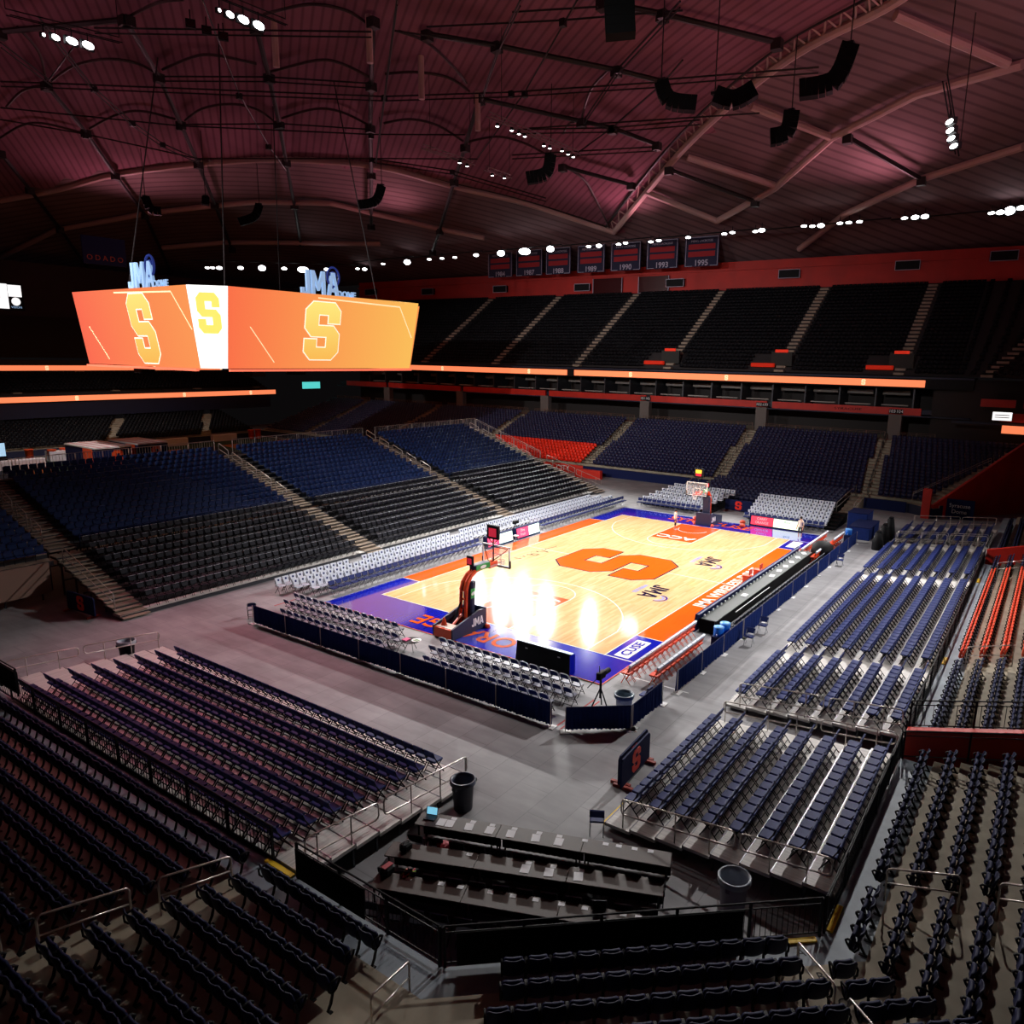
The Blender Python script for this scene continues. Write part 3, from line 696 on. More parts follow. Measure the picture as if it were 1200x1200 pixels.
fixed = []                                                        # (depth, x, y, z, rz, label)
def put(L, x, y, z, rz, label, zt=.8):
    d = seen(x, y, z+zt, 25) or seen(x, y, z, 25)
    if d: L.append((d, x, y, z, rz, label))
PITCH_F = .505
orange_fixed = []
ROWN = ['front', 'second', 'third', 'fourth', 'fifth', 'sixth', 'seventh', 'eighth', 'ninth', 'tenth', 'eleventh', 'twelfth']
for k in range(12):
    z = .85+.215*k; rn = ROWN[k]
    x = -33.78-.77*k
    for j in range(8+k//2):                                       # near group: from the aisle rail towards the corner
        put(fixed, x, -9.62-PITCH_F*j, z, 0, f'navy fixed seat in {rn} row left of the corner, {nth(j+1)} after the aisle rails')
    for j in range(44):                                           # beyond the aisle
        put(fixed, x, -8.3+PITCH_F*j, z, 0, f'navy fixed seat in {rn} row behind left riser, {nth(j+1)} beyond the aisle rails')
    # corner rows between the two corner aisles
    A = Vector((-33, -14.6)); u = Vector((.651, -.759)); n = Vector((-.759, -.651))
    m = 12+k//2; mid = A+u*4.38+n*(.78+.77*k)+Vector((-.06*k, .02*k))
    for j in range(m):
        p = mid+u*((j-(m-1)/2)*.52)
        put(fixed, p.x, p.y, z, math.atan2(-n.y, -n.x), f'navy fixed seat in {rn} corner row facing the press tables, {nth(j+1)} from its left end')
    for j in range(k+1):                                          # the wedge beyond the right corner aisle
        p = Vector((-28.7, -22.0))+Vector((-.62, -.38))*k+u*(PITCH_F*j*1.0)
        if k < 8: put(fixed, p.x, p.y, z, math.atan2(-n.y, -n.x), f'navy fixed seat in {rn} bent row by the right corner steps, {nth(j+1)} from them')
    y = -22.02-.77*k
    for j in range(4+k):
        put(fixed, -26.1-PITCH_F*j, y, z, PI/2, f'navy fixed seat in {rn} row of right stand, {nth(j+1)} before the steel aisle rail')
    for j in range(14):
        put(fixed, -24.9+PITCH_F*j, y, z, PI/2, f'navy fixed seat in {rn} row of right stand, {nth(j+1)} beyond the steel aisle rail')
    for j in range(15):
        put(fixed, -16.3+PITCH_F*j, y, z, PI/2, f'navy fixed seat in {rn} row of right stand, {nth(j+1)} beyond the red parapet')
    for j in range(32):
        put(orange_fixed, -7.6+PITCH_F*j, y, z, PI/2, f'orange fixed seat in {rn} row of the right stand, {nth(j+1)} from the near end')
    for j in range(7):
        put(fixed, 8.9+PITCH_F*j, y, z, PI/2, f'navy fixed seat in {rn} row of right stand, {nth(j+1)} past the orange seats')
    for j in range(26):
        put(fixed, 14.2+PITCH_F*j, y, z, PI/2, f'navy fixed seat in {rn} row of right stand, {nth(j+1)} past the far red parapet')
def place(L, make, limit, group, massname, massproto, masslabel, cat):
    L.sort(key=lambda q: q[0])
    root = None
    for d, x, y, z, rz, lab in L[:limit]:
        if root is None:
            root = make(lab); root.location = (x, y, z); root.rotation_euler.z = rz; root['group'] = group
        else: dup(root, (x, y, z), rz, lab, group)
    rest = [q[1:5] for q in L[limit:]]
    if rest: mass(massname, massproto(), rest, masslabel, cat, group)
place(fixed, lambda lab: fixed_proto('stadium_seat', lab, None, navyplastic, navyplastic_d), 300, 'navy fixed seats of the near stands', 'stadium_seat_rows',
      lambda: fixed_single(navyplastic, navyplastic_d), 'the more distant navy fixed seats of the near and right stands', 'stadium seats')
def orange_make(lab):
    o = fixed_single(orangepl, orangepl).build('orange_stadium_seat', None, True); return tag(o, lab, 'stadium seat')
place(orange_fixed, orange_make, 300, 'orange fixed seats of the right stand', 'orange_stadium_seat_rows', lambda: fixed_single(orangepl, orangepl), 'further orange fixed seats', 'stadium seats')

# ---- padded folding chairs on the risers, face +x
def pf_frame_mb(M, n=5):
    mb = MB()
    for y in (-.215, .215):
        mb.tube([(.24, y, 0), (-.06, y, .46), (-.20, y, .70), (-.25, y, .86)], .019, M, n)
        mb.tube([(-.30, y*.93, 0), (.02, y*.93, .36), (.16, y*.93, .44)], .018, M, n)
    mb.tube([(.19, -.215, .08), (.19, .215, .08)], .014, M, n); mb.tube([(-.21, -.2, .11), (-.21, .2, .11)], .017, M, n)
    mb.tube([(-.10, -.2, .24), (-.10, .2, .24)], .017, M, n); mb.tube([(.02, -.215, .36), (.02, .215, .36)], .011, M, n)
    return mb
def pf_seat_mb(M): mb = MB(); mb.rbox((.02, 0, .475), (.42, .43, .07), M, .03); return mb
def pf_back_mb(M): mb = MB(); mb.rbox((0, 0, 0), (.05, .45, .24), M, .02, TR(-.215, 0, .755, 0, R(-16))); return mb
def pf_proto(lab):
    t = thing('padded_folding_chair', lab, 'folding chair')
    pf_frame_mb(blackmetal).build('frame', t); pf_seat_mb(navypad).build('seat', t, False); pf_back_mb(navypad).build('backrest', t, False)
    return t
def pf_single():
    mb = MB(); mb.join(pf_frame_mb(blackmetal, 4)); mb.join(pf_seat_mb(navypad)); mb.join(pf_back_mb(navypad)); return mb
padded = []
DZ = lambda k: .2+.088*k
for k in range(8):
    y = -14.85-.84*k
    for j in range(14): put(padded, -24.75+.49*j, y, DZ(k), PI/2, f'navy padded folding chair on near right riser, {nth(k+1)} row from court, {nth(j+1)} from camera end')
    for a, b, nm in ((-15.5, -9.7, 'second'), (-8.7, 6.3, 'third'), (7.5, 15.9, 'fourth'), (17.9, 24.2, 'last')):
        for j in range(int((b-a)/.49)): put(padded, a+.49*j, y, DZ(k), PI/2, f'navy padded folding chair, {nm} right riser block, {nth(k+1)} row from court, {nth(j+1)} from camera end')
    for j in range(32): put(padded, -26.65-.84*k, -8.3+.49*j, DZ(k), 0, f'navy padded folding chair on left riser, {nth(k+1)} row from court, {nth(j+1)} from press tables')
place(padded, pf_proto, 300, 'padded folding chairs on the risers', 'padded_folding_chair_rows', pf_single, 'the more distant navy padded folding chairs of the risers', 'folding chairs')

# ---- black folding chairs on the lower half of the sideline stand (face -y)
chairblk = mat('black_blue_vinyl', (16, 17, 30), .6, spec=.25)
def bf_mb():
    mb = MB()
    for y in (-.2, .2):
        mb.tube([(.2, y, 0), (-.2, y, .84)], .016, blackmetal, 4); mb.tube([(-.25, y, 0), (.14, y, .44)], .016, blackmetal, 4)
    mb.box((.0, 0, .45), (.4, .42, .05), chairblk); mb.box((0, 0, 0), (.04, .42, .26), chairblk, TR(-.17, 0, .72, 0, R(-18)))
    mb.tube([(-.21, -.21, .86), (-.21, .21, .86)], .016, lightedge, 4)
    return mb
def one(name, mbf, cat): return lambda lab: tag(mbf().build(name), lab, cat)
XA = [(-23.7, -8.9), (-7.2, 6.6), (8.3, 21.6)]
SZ = lambda y: .22+.255*max(0, (y-15.2))/.84 if y < 22.8 else 2.6+.235*(y-22.9)/.76
black = []
for k in range(9):
    y = 15.7+.84*k; z = .22+.25*k
    for b, (x0, x1) in enumerate(XA):
        for j in range(int((x1-x0)/.5)):
            put(black, x0+.25+.5*j, y, z, -PI/2, f'black folding chair, {nth(k+1)} row of {("left", "middle", "right")[b]} section of the sideline stand, {nth(j+1)} from its left')
place(black, one('black_folding_chair', bf_mb, 'folding chair'), 300, 'black folding chairs of the sideline stand', 'black_folding_chair_rows', bf_mb, 'the more distant black folding chairs of the sideline stand', 'folding chairs')

# ---- blue plastic seats on its upper half
def fs_mb():
    mb = MB()
    mb.box((-.10, 0, .64), (.05, .45, .36), blueplastic, TR(0, 0, 0, 0, R(-6)), .94)
    mb.box((.06, 0, .45), (.34, .43, .06), blueplastic); mb.box((-.07, 0, .83), (.07, .36, .05), blueplastic)
    for y in (-.235,): mb.tube([(-.08, y, 0), (-.08, y, .48), (.12, y, .62)], .02, blackmetal, 4)
    return mb
flip = []
for k in range(13):
    y = 23.5+.74*k; z = 2.55+.24*k
    for b, (x0, x1) in enumerate(XA):
        for j in range(int((x1-x0)/.5)):
            put(flip, x0+.25+.5*j, y, z, -PI/2, f'blue plastic seat, {nth(k+1)} row of {("left", "middle", "right")[b]} upper section of sideline stand, {nth(j+1)} from its left')
    for j in range(9): put(flip, -26-.5*j, y-1.4, z-.3, -PI/2, f'blue plastic seat in short end block left of first steps, {nth(k+1)} row, {nth(j+1)} from them')
place(flip, one('plastic_seat', fs_mb, 'stadium seat'), 300, 'blue plastic seats of the sideline stand', 'plastic_seat_rows', fs_mb, 'the more distant blue plastic seats of the sideline stand', 'stadium seats')

# ---- white covered chairs by the court
def wc_mb():
    mb = MB()
    for y in (-.2, .2):
        mb.tube([(.2, y, 0), (-.18, y, .8)], .015, blackmetal, 4); mb.tube([(-.25, y, 0), (.14, y, .44)], .015, blackmetal, 4)
    mb.box((0, 0, .46), (.42, .43, .06), whitecover)
    T = TR(-.18, 0, .72, 0, R(-14)); mb.box((0, 0, 0), (.07, .45, .38), whitecover, T, .93)
    mb.prism([(.07*math.cos(a), .07*math.sin(a)) for a in np.arange(0, 6.2, .7)], .036, .042, navypad, T @ Matrix(((0, 0, 1, 0), (1, 0, 0, 0), (0, 1, 0, .04), (0, 0, 0, 1))))
    return mb
white = []
for k in range(3):
    y = 10.75+.93*k
    for j in range(70):
        x = -16.6+.5*j-.5*(k)
        if k == 0 and -2.6 < x < 4.6: continue
        if k == 2 and j in (11, 12, 30, 31): continue
        put(white, x, y, .0, -PI/2, f'white covered chair beside the far sideline, {nth(k+1)} white row from court, {nth(j+1)} from near end')
for s, (ya, nn, nm) in ((0, (8.3, 13, 'left')), (1, (-2.3, 14, 'right'))):
    for k in range(6):
        for j in range(nn):
            put(white, 19.7+.86*k, ya-.5*j-(.25*k if not s else -.1*k), .16*k, PI, f'white covered chair behind far baseline, {nm} block, {nth(k+1)} row from court, {nth(j+1)} from left')
place(white, one('covered_chair', wc_mb, 'chair'), 300, 'white covered chairs around the court', 'covered_chair_rows', wc_mb, 'the most distant white covered chairs by the court', 'chairs')

# ---- dark courtside row and dark front rows behind the far baseline
def dc_mb():
    mb = MB()
    for y in (-.2, .2):
        mb.tube([(.2, y, 0), (-.2, y, .82)], .016, greymetal, 4); mb.tube([(-.25, y, 0), (.14, y, .44)], .016, greymetal, 4)
    mb.rbox((.0, 0, .46), (.42, .43, .06), navypad); mb.box((0, 0, 0), (.05, .44, .26), navypad, TR(-.17, 0, .72, 0, R(-16)))
    return mb
dark = []
for j in range(70):
    x = -16.0+.5*j
    if -2.6 < x < 4.6: continue
    put(dark, x, 9.85, 0, -PI/2, f'navy courtside chair in the front row along the far sideline, {nth(j+1)} from the near end')
for ya, nn, nm in ((8.3, 13, 'left'), (-2.3, 14, 'right')):
    for j in range(nn): put(dark, 18.8, ya-.5*j, 0, PI, f'navy courtside chair before the white chairs behind far baseline, {nm} block, {nth(j+1)} from left')
place(dark, one('courtside_chair', dc_mb, 'chair'), 300, 'navy courtside chairs', 'x', dc_mb, '', 'chairs')

# ---- folding chairs with pale metal backs behind the near basket, face +x
def sf_frame_mb():
    mb = MB()
    for y in (-.21, .21):
        mb.tube([(.24, y, 0), (-.05, y, .46), (-.19, y, .72)], .016, blackmetal, 5); mb.tube([(-.30, y*.92, 0), (.16, y*.92, .44)], .015, blackmetal, 5)
    mb.tube([(-.2, -.2, .12), (-.2, .2, .12)], .012, blackmetal, 5); mb.tube([(.18, -.2, .1), (.18, .2, .1)], .012, blackmetal, 5)
    return mb
def sf_loop_mb(): return MB().tube([(-.19, -.215, .70), (-.23, -.215, .80), (-.25, -.17, .87), (-.255, 0, .89), (-.25, .17, .87), (-.23, .215, .80), (-.19, .215, .70)], .024, silver, 6)
def sf_back_mb(): mb = MB(); mb.rbox((0, 0, 0), (.04, .38, .2), navypad, .02, TR(-.215, 0, .765, 0, R(-14))); return mb
def sf_seat_mb(): mb = MB(); mb.rbox((.02, 0, .465), (.42, .42, .05), mat('seat_pad_grey', (116, 118, 136), .45), .03); return mb
def sf_make(lab):
    t = thing('folding_chair', lab, 'folding chair')
    sf_frame_mb().build('frame', t); sf_loop_mb().build('back_frame', t, True); sf_back_mb().build('backrest', t); sf_seat_mb().build('seat', t)
    return t
fold = []
for k, (x, y0, n) in enumerate(((-18.5, 9.6, 15), (-19.5, 9.1, 16), (-20.5, 8.0, 14))):
    for j in range(n): put(fold, x, y0-.55*j, 0, 0, f'folding chair behind near basket, left group, {nth(k+1)} row from court, {nth(j+1)} from the left')
for k, (x, y0, n) in enumerate(((-18.6, -1.4, 15), (-19.6, -1.7, 15), (-20.6, -2.3, 13))):
    for j in range(n): put(fold, x, y0-.53*j, 0, 0, f'folding chair behind near basket, right group, {nth(k+1)} row from court, {nth(j+1)} from the left')
place(fold, sf_make, 300, 'folding chairs behind the near basket', 'x', None, '', '')

# ---- orange team chairs
def ob_mb():
    mb = MB()
    for y in (-.2, .2):
        mb.tube([(.2, y, 0), (-.2, y, .8)], .017, orangepaint, 4); mb.tube([(-.25, y, 0), (.14, y, .44)], .017, orangepaint, 4)
    mb.tube([(-.14, -.2, .13), (-.14, .2, .13)], .014, orangepaint, 4); mb.tube([(-.02, -.2, .27), (-.02, .2, .27)], .014, orangepaint, 4)
    return mb
def ob_make(lab):
    t = thing('team_chair', lab, 'folding chair'); ob_mb().build('frame', t)
    mb = MB(); mb.rbox((.02, 0, .46), (.42, .43, .07), orangepl, .03); mb.build('seat', t)
    mb = MB(); mb.box((0, 0, -.05), (.07, .45, .24), orangepl, TR(-.17, 0, .72, 0, R(-16))); mb.box((0, 0, .13), (.1, .46, .14), whitecover, TR(-.17, 0, .72, 0, R(-16))); mb.build('backrest', t)
    return t
team = []
for x0, x1, y, nm in ((-16.3, -9.6, -9.95, 'first near row'), (-15.8, -11.2, -11.05, 'second near row'), (8.9, 15.6, -9.95, 'first far row'), (8.6, 11.4, -11.05, 'second far row'), (13.4, 16.2, -11.05, 'third far group')):
    for j in range(int((x1-x0)/.5)+1): put(team, x0+.5*j, y, 0, PI/2, f'orange team chair in the {nm} by the right sideline, {nth(j+1)} from near end')
place(team, ob_make, 300, 'orange team bench chairs', 'x', None, '', '')

# ---- chairs behind the long courtside table
tabch = []
for j in range(30):
    put(tabch, -7.9+.56*j, -11.55, 0, PI/2, f'black folding chair behind the long courtside table, {nth(j+1)} from its near end')
place(tabch, one('table_chair', bf_mb, 'folding chair'), 300, 'chairs behind the courtside table', 'x', None, '', '')

# ---- the far bowls: nobody could count them from here
def far_seat():
    mb = MB(); mb.box((-.1, 0, .62), (.06, .44, .42), mat('far_seat_navy', (28, 30, 66), .5)); mb.box((.06, 0, .43), (.3, .42, .06), mat('far_seat_navy', (28, 30, 66), .5)); return mb
P = []; PO = []
ais = [(24.0, 1.0), (7.0, 1.0), (-8.6, 1.0), (42.5, 1.0), (60, 1.0), (77, 1.0)]
for k in range(19):
    x = 32.5+.55+.77*k; z = .9+.235*k
    for y in np.arange(-14.2-.4*k, 87, .52):
        ya = y-(x-40)*.1
        if any(abs(ya-a) < w*.75 for a, w in ais): continue
        if 24.6 < ya < 41.6 and k < 7 and y > 0: PO.append((x, y, z, PI))
        else: P.append((x, y, z, PI))
for k in range(8):                                                # portable rows in front of the far stand
    for y in np.arange(-7.6, 5.6, .52): P.append((26.2+.8*k-.6, y, .1+.13*k, PI))
mass('far_bowl_seat_rows', far_seat(), P, 'navy seats filling the lower bowl behind the far basket', 'stadium seats', 'seats of the far stands')
def far_orange():
    mb = MB(); M = mat('far_seat_orange', (240, 42, 16), .5); mb.box((-.1, 0, .62), (.06, .44, .42), M); mb.box((.06, 0, .43), (.3, .42, .06), M); return mb
mass('orange_bowl_seat_rows', far_orange(), PO, 'bright orange-red block of seats low in the far bowl', 'stadium seats', 'seats of the far stands')
P = []
for k in range(24):
    x = 49.6+k*.76; z = 12.6+k*.487
    for y in np.arange(-14, 99, .56):
        if any(abs(y-a) < .8 for a in (66.2, 51, 35.7, 21, 5.7, -8.2)) or k < 4 and any(-1.6 < y-a < 4 for a in (21, 5.7, -8.2)): continue
        P.append((x, y, z, PI))
    for j in range(8+k//2):
        a = (j+.5)/(8+k//2)*1.5
        if abs(a-.55) > .06: P.append((43.3+(6.3+k*.76)*math.cos(a), -14-(6.3+k*.76)*math.sin(a), z, PI-a))
def up_seat():
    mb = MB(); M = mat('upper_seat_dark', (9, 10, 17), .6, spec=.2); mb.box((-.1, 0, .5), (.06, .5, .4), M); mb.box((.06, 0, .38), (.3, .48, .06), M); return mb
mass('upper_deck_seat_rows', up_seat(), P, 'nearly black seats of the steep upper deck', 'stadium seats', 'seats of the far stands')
P = []
for k in range(13):
    for x in np.arange(-30, 30, .56):
        if any(abs(x-a-.5*k) < .7 for a in (8, 22, -8)): continue
        P.append((x, 86.55+.77*k, .85+.215*k, -PI/2))
for k in range(8):
    for x in np.arange(-30, 39, .56): P.append((x, 96.7+k*.77, 7.55+k*.3, -PI/2))
P = [p for p in P if seen(p[0], p[1], p[2]+.6)]
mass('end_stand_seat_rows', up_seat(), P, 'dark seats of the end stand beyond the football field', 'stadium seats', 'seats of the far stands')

# ================================================================== platforms
def riser(name, label, x0, x1, along, front, rows=8):
    """stepped seating platform. along 'x': rows run along x and climb towards -y; along 'y': rows run along y and climb towards -x"""
    t = thing(name, label, 'seating platform')
    for k in range(rows):
        z = DZ(k); a, b = front-.84*k, front-.84*(k+1)
        mb = MB(); W = deckwood if along == 'y' else deckwood2
        if along == 'x': mb.box(((x0+x1)/2, (a+b)/2, z-.05), (x1-x0, .84, .1), W); mb.box(((x0+x1)/2, a-.01, z-.05), (x1-x0, .03, .12), greymetal)
        else: mb.box(((a+b)/2, (x0+x1)/2, z-.05), (.84, x1-x0, .1), W); mb.box((a-.01, (x0+x1)/2, z-.05), (.03, x1-x0, .12), greymetal)
        mb.build('tread', t)
    mb = MB(); n = int((x1-x0)/2.2)+1
    for i in range(n+1):
        q = x0+.1+(x1-x0-.2)*i/n
        for k in range(1, rows):
            a = front-.84*k-.05
            if along == 'x': mb.box((q, a, (DZ(k)-.1)/2), (.06, .06, DZ(k)-.1), darkgrey)
            else: mb.box((a, q, (DZ(k)-.1)/2), (.06, .06, DZ(k)-.1), darkgrey)
    mb.build('support_frame', t)
    return t
riser('seating_riser', 'near right riser platform of pale planks beside the press tables', -25.7, -17.55, 'x', -14.4)
riser('seating_riser', 'long right riser platform beside the court with two cross aisles', -16.1, 17.1, 'x', -14.4)
riser('seating_riser', 'last right riser platform, nearest the far corner tunnel', 17.6, 25.1, 'x', -14.4)
riser('seating_riser', 'left riser platform of pale planks behind the near basket', -9.7, 9.6, 'y', -26.1)

# ---- railings
def loop_rail(label, a, b, h0, h1, za, zb, M=railmetal, posts=(.22, .78), r=.024, low=.42, name='guard_rail', rad=.12, group=None):
    """rounded loop of tube between A and B (x, y); bottoms at ZA, ZB, loop from LOW to the top above them"""
    t = thing(name, label, 'railing', (a[0], a[1], za), group=group)
    dx, dy = b[0]-a[0], b[1]-a[1]; L = math.hypot(dx, dy); T = Matrix.Rotation(math.atan2(dy, dx), 4, 'Z'); dz = zb-za
    P = []
    for (s, h) in ((rad, h0), (L-rad, h1), (L-rad*.3, h1-rad*.3), (L, h1-rad), (L, low+rad), (L-rad*.3, low+rad*.3), (L-rad, low), (rad, low), (rad*.3, low+rad*.3), (0, low+rad), (0, h0-rad), (rad*.3, h0-rad*.3)):
        P.append((s, 0, h+dz*s/L))
    MB().tube(P, r, M, 6, T, closed=True).build('rail', t, True)
    for p in posts:
        s = p*L; MB().tube([(s, 0, dz*p), (s, 0, h0+(h1-h0)*p+dz*p)], r*.9, M, 6, T).build('post', t, True)
    return t
def u_rail(label, a, b, h, za, zb, M=railmetal, mid=.5, r=.024, group=None, name='guard_rail'):
    t = thing(name, label, 'railing', (a[0], a[1], za), group=group)
    dx, dy = b[0]-a[0], b[1]-a[1]; L = math.hypot(dx, dy); T = Matrix.Rotation(math.atan2(dy, dx), 4, 'Z'); dz = zb-za
    MB().tube([(0, 0, 0), (0, 0, h-.1), (.03, 0, h-.03), (.1, 0, h), (L-.1, 0, h+dz), (L-.03, 0, h+dz-.03), (L, 0, h+dz-.1), (L, 0, dz)], r, M, 6, T).build('rail', t, True)
    MB().tube([(0, 0, mid), (L, 0, mid+dz)], r*.85, M, 6, T).build('mid_rail', t, True)
    return t
def picket_rail(label, a, b, h, za, zb, M=blackmetal, panel=None, gap=.13, group=None, name='picket_railing', mid=True, bars=.010):
    t = thing(name, label, 'railing', (a[0], a[1], za), group=group)
    dx, dy = b[0]-a[0], b[1]-a[1]; L = math.hypot(dx, dy); T = Matrix.Rotation(math.atan2(dy, dx), 4, 'Z'); dz = zb-za
    f = lambda s: dz*s/L
    mb = MB(); mb.tube([(0, 0, h), (L, 0, h+dz)], .024, M, 6, T); mb.build('top_rail', t)
    mb = MB(); mb.tube([(0, 0, .1), (L, 0, .1+dz)], .02, M, 5, T)
    if mid: mb.tube([(0, 0, h-.16), (L, 0, h-.16+dz)], .018, M, 5, T)
    n = int(L/gap)
    for i in range(1, n): s = L*i/n; mb.tube([(s, 0, .1+f(s)), (s, 0, h-(.16 if mid else 0)+f(s))], bars, M, 4, T, caps=False)
    mb.build('pickets', t)
    n = max(1, round(L/1.9))
    for i in range(n+1): s = L*i/n; MB().box((s, 0, h/2+f(s)), (.06, .06, h), M, T).build('post', t)
    if panel:
        p0, p1 = panel; s0, s1 = p0*L, p1*L
        MB().box(((s0+s1)/2, -.05, h*.46+f((s0+s1)/2)), (s1-s0, .02, h*.8), tableskirt, T).build('banner_panel', t)
    return t
N3 = lambda k: DZ(k)
# near right riser: camera end and far end, then the ends of the long risers
loop_rail('pale steel loop rail on near riser edge above the press tables', (-25.62, -14.9), (-25.62, -18.4), .92, .92, DZ(0), DZ(4), posts=(.02, .5, .8))
loop_rail('pale steel loop rail on near riser edge above the grey trash barrel', (-25.62, -18.55), (-25.62, -20.95), .92, .92, DZ(4), DZ(7), posts=(.35, .75))
loop_rail('steel loop rail at the far end of the near right riser, court half', (-17.62, -14.9), (-17.62, -18.4), .86, .86, DZ(0), DZ(4), posts=(.02, .5, .8))
loop_rail('steel loop rail at the far end of the near right riser, stand half', (-17.62, -18.55), (-17.62, -21.05), .86, .86, DZ(4), DZ(7), posts=(.35, .75))
loop_rail('steel loop rail on the camera end of the long right riser, court half', (-16.0, -14.9), (-16.0, -18.2), 1.0, 1.0, DZ(0), DZ(4), posts=(.02, .4, .8))
loop_rail('steel loop rail on the camera end of the long right riser, stand half', (-16.0, -18.4), (-16.0, -20.95), 1.0, 1.0, DZ(4), DZ(7), posts=(.35, .75))
for x, w in ((17.0, 'at the far end of the long right riser'), (17.7, 'on the camera end of the last right riser'), (25.0, 'at the far end of the last right riser')):
    loop_rail(f'steel loop rail {w}, court half', (x, -14.9), (x, -18.4), 1.0, 1.0, DZ(0), DZ(4), posts=(.02, .5, .8))
    loop_rail(f'steel loop rail {w}, stand half', (x, -18.55), (x, -21), 1.0, 1.0, DZ(4), DZ(7), posts=(.35, .75))
# left riser
loop_rail('pale steel loop rail on left riser edge beside the dark trash can', (-26.5, -9.62), (-30.05, -9.62), .95, .95, DZ(0), DZ(4), posts=(.02, .35, .7))
loop_rail('pale steel loop rail on left riser edge next to the black picket railing', (-30.25, -9.62), (-32.7, -9.62), .95, .95, DZ(4), DZ(7), posts=(.4, .85))
loop_rail('steel loop rail at the far end of the left riser, by the white bin', (-26.3, 9.5), (-29.5, 9.5), .8, .8, DZ(0), DZ(4), posts=(.02, .4, .75))
loop_rail('steel loop rail at the far end of the left riser, by the dark wall', (-29.7, 9.5), (-32.3, 9.5), .8, .8, DZ(4), DZ(7), posts=(.3, .75))
picket_rail('black lattice rail behind the last row of the left riser', (-32.95, -8.6), (-32.95, 9.4), 1.05, DZ(7), DZ(7), gap=.16, bars=.012)
# front walls of the near bowl
picket_rail('black picket railing at the corner seats left of the press tables', (-33.0, -9.7), (-33.0, -14.55), 1.02, .85, .85, panel=(.0, .52))
picket_rail('black picket railing and banner in front of the corner seats', (-32.95, -14.65), (-27.35, -21.15), 1.02, .85, .85, panel=(.03, .78))
picket_rail('black picket railing along the blue-grey walkway of the right stand', (-27.2, -21.22), (-17.8, -21.22), 1.02, .85, .85)
picket_rail('black picket railing beyond the red parapet of the right stand', (-16.9, -21.22), (12.2, -21.22), 1.02, .85, .85, gap=.3)
picket_rail('black railing above the red parapet, across the right stand rows', (-16.95, -21.3), (-16.95, -27), 1.0, 1.65, 3.2, gap=.22)
picket_rail('plain black railing in front of the red parapet', (-17.72, -21.3), (-17.72, -27), 1.0, .85, 2.45, gap=3)
picket_rail('dark railing panel at the far end of the left walkway', (-33.0, 6.6), (-33.0, 9.6), 1.1, 1.2, 1.2, panel=(0, 1))
# steel aisle rails in the near bowl
def aisle(label, a, b, k0, k1): u_rail(label, a, b, .92, .85+.215*k0, .85+.215*k1)
aisle('steel aisle rail in the left stand, nearest the left riser', (-34.3, -8.95), (-36.0, -8.95), 1, 3)
aisle('steel aisle rail in the left stand, second from the left riser', (-36.6, -8.95), (-38.3, -8.95), 4, 6)
aisle('steel aisle rail in the left stand, farthest up at the picture edge', (-38.9, -8.95), (-40.6, -8.95), 7, 9)
aisle('short steel rail on the corner steps left of the corner seats', (-33.95, -14.6), (-35.3, -15.0), 0, 2)
aisle('short steel rail on the corner steps with painted row letters', (-28.85, -21.05), (-30.1, -22.1), 0, 2)
aisle('steel rail higher on the corner steps, cut off by the picture bottom', (-30.4, -22.4), (-31.7, -23.5), 3, 5)
aisle('steel aisle rail between the two near blocks of the right stand', (-25.55, -22.2), (-25.55, -23.75), 1, 3)
aisle('steel aisle rail of the right stand, cut off at the picture edge', (-25.55, -24.5), (-25.55, -26.1), 4, 6)
aisle('thin steel aisle rail between navy and orange seats of right stand', (-8.25, -22.2), (-8.25, -23.9), 1, 3)
aisle('thin steel aisle rail past the far end of the orange seats', (8.5, -22.2), (8.5, -23.9), 1, 3)
# yellow edge strips and letters painted on the steps
for lab, c, d, rz in (('yellow edge strip on the wall beside the left riser corner', (-33.05, -9.0, .87), (.14, 1.1, .05), 0), ('yellow edge strip beside the near right riser corner', (-26.6, -21.32, .87), (1.0, .14, .05), 0), ('yellow edge strip below the corner steps by the black railing', (-27.85, -20.75, .87), (.14, 1.0, .05), R(41))):
    tag(MB().box((0, 0, 0), d, yellow).build('edge_strip', None, loc=c, rz=rz), lab, 'edge strip')
tag(MB().box((0, 0, 0), (.9, .16, .04), yellow).build('edge_strip', None, loc=(-7.6, -21.34, .87)), 'yellow strip on the right walkway beside the orange seats', 'edge strip')
tag(MB().box((0, 0, 0), (.9, .16, .04), yellow).build('edge_strip', None, loc=(7.6, -21.34, .87)), 'yellow strip on the right walkway near the far red parapet', 'edge strip')
for s, x, y, z in (('A', -28.1, -20.95, .853), ('B', -28.75, -21.55, 1.068), ('C', -29.4, -22.15, 1.283)):
    o = text('floor_step_letter', s, .3, frame((x, y, z), (.651, -.759, 0), (.759, .651, 0)), blackpl); struct(o)

# ---- the temporary stand along the far sideline
ts = thing('temporary_stand', 'large temporary stand with black chairs below and blue seats above', 'grandstand')
XS0, XS1 = -25.3, 23.6
for k in range(9):
    z = .22+.25*k; mb = MB(); y = 15.25+.84*k
    mb.box(((XS0+XS1)/2, y+.42, z-.06), (XS1-XS0, .84, .1), mat('stand_tread_dark', (56, 54, 58), .8) if k else deckwood2); mb.box(((XS0+XS1)/2, y+.01, z-.13), (XS1-XS0, .04, .24), darkgrey); mb.build('tread', ts)
for k in range(13):
    z = 2.55+.24*k; y = 23.05+.74*k; mb = MB()
    mb.box(((XS0+XS1)/2, y+.37, z-.06), (XS1-XS0, .74, .1), mat('stand_tread_dark', (56, 54, 58), .8)); mb.box(((XS0+XS1)/2, y+.01, z-.15), (XS1-XS0, .04, .28), darkgrey); mb.build('tread', ts)
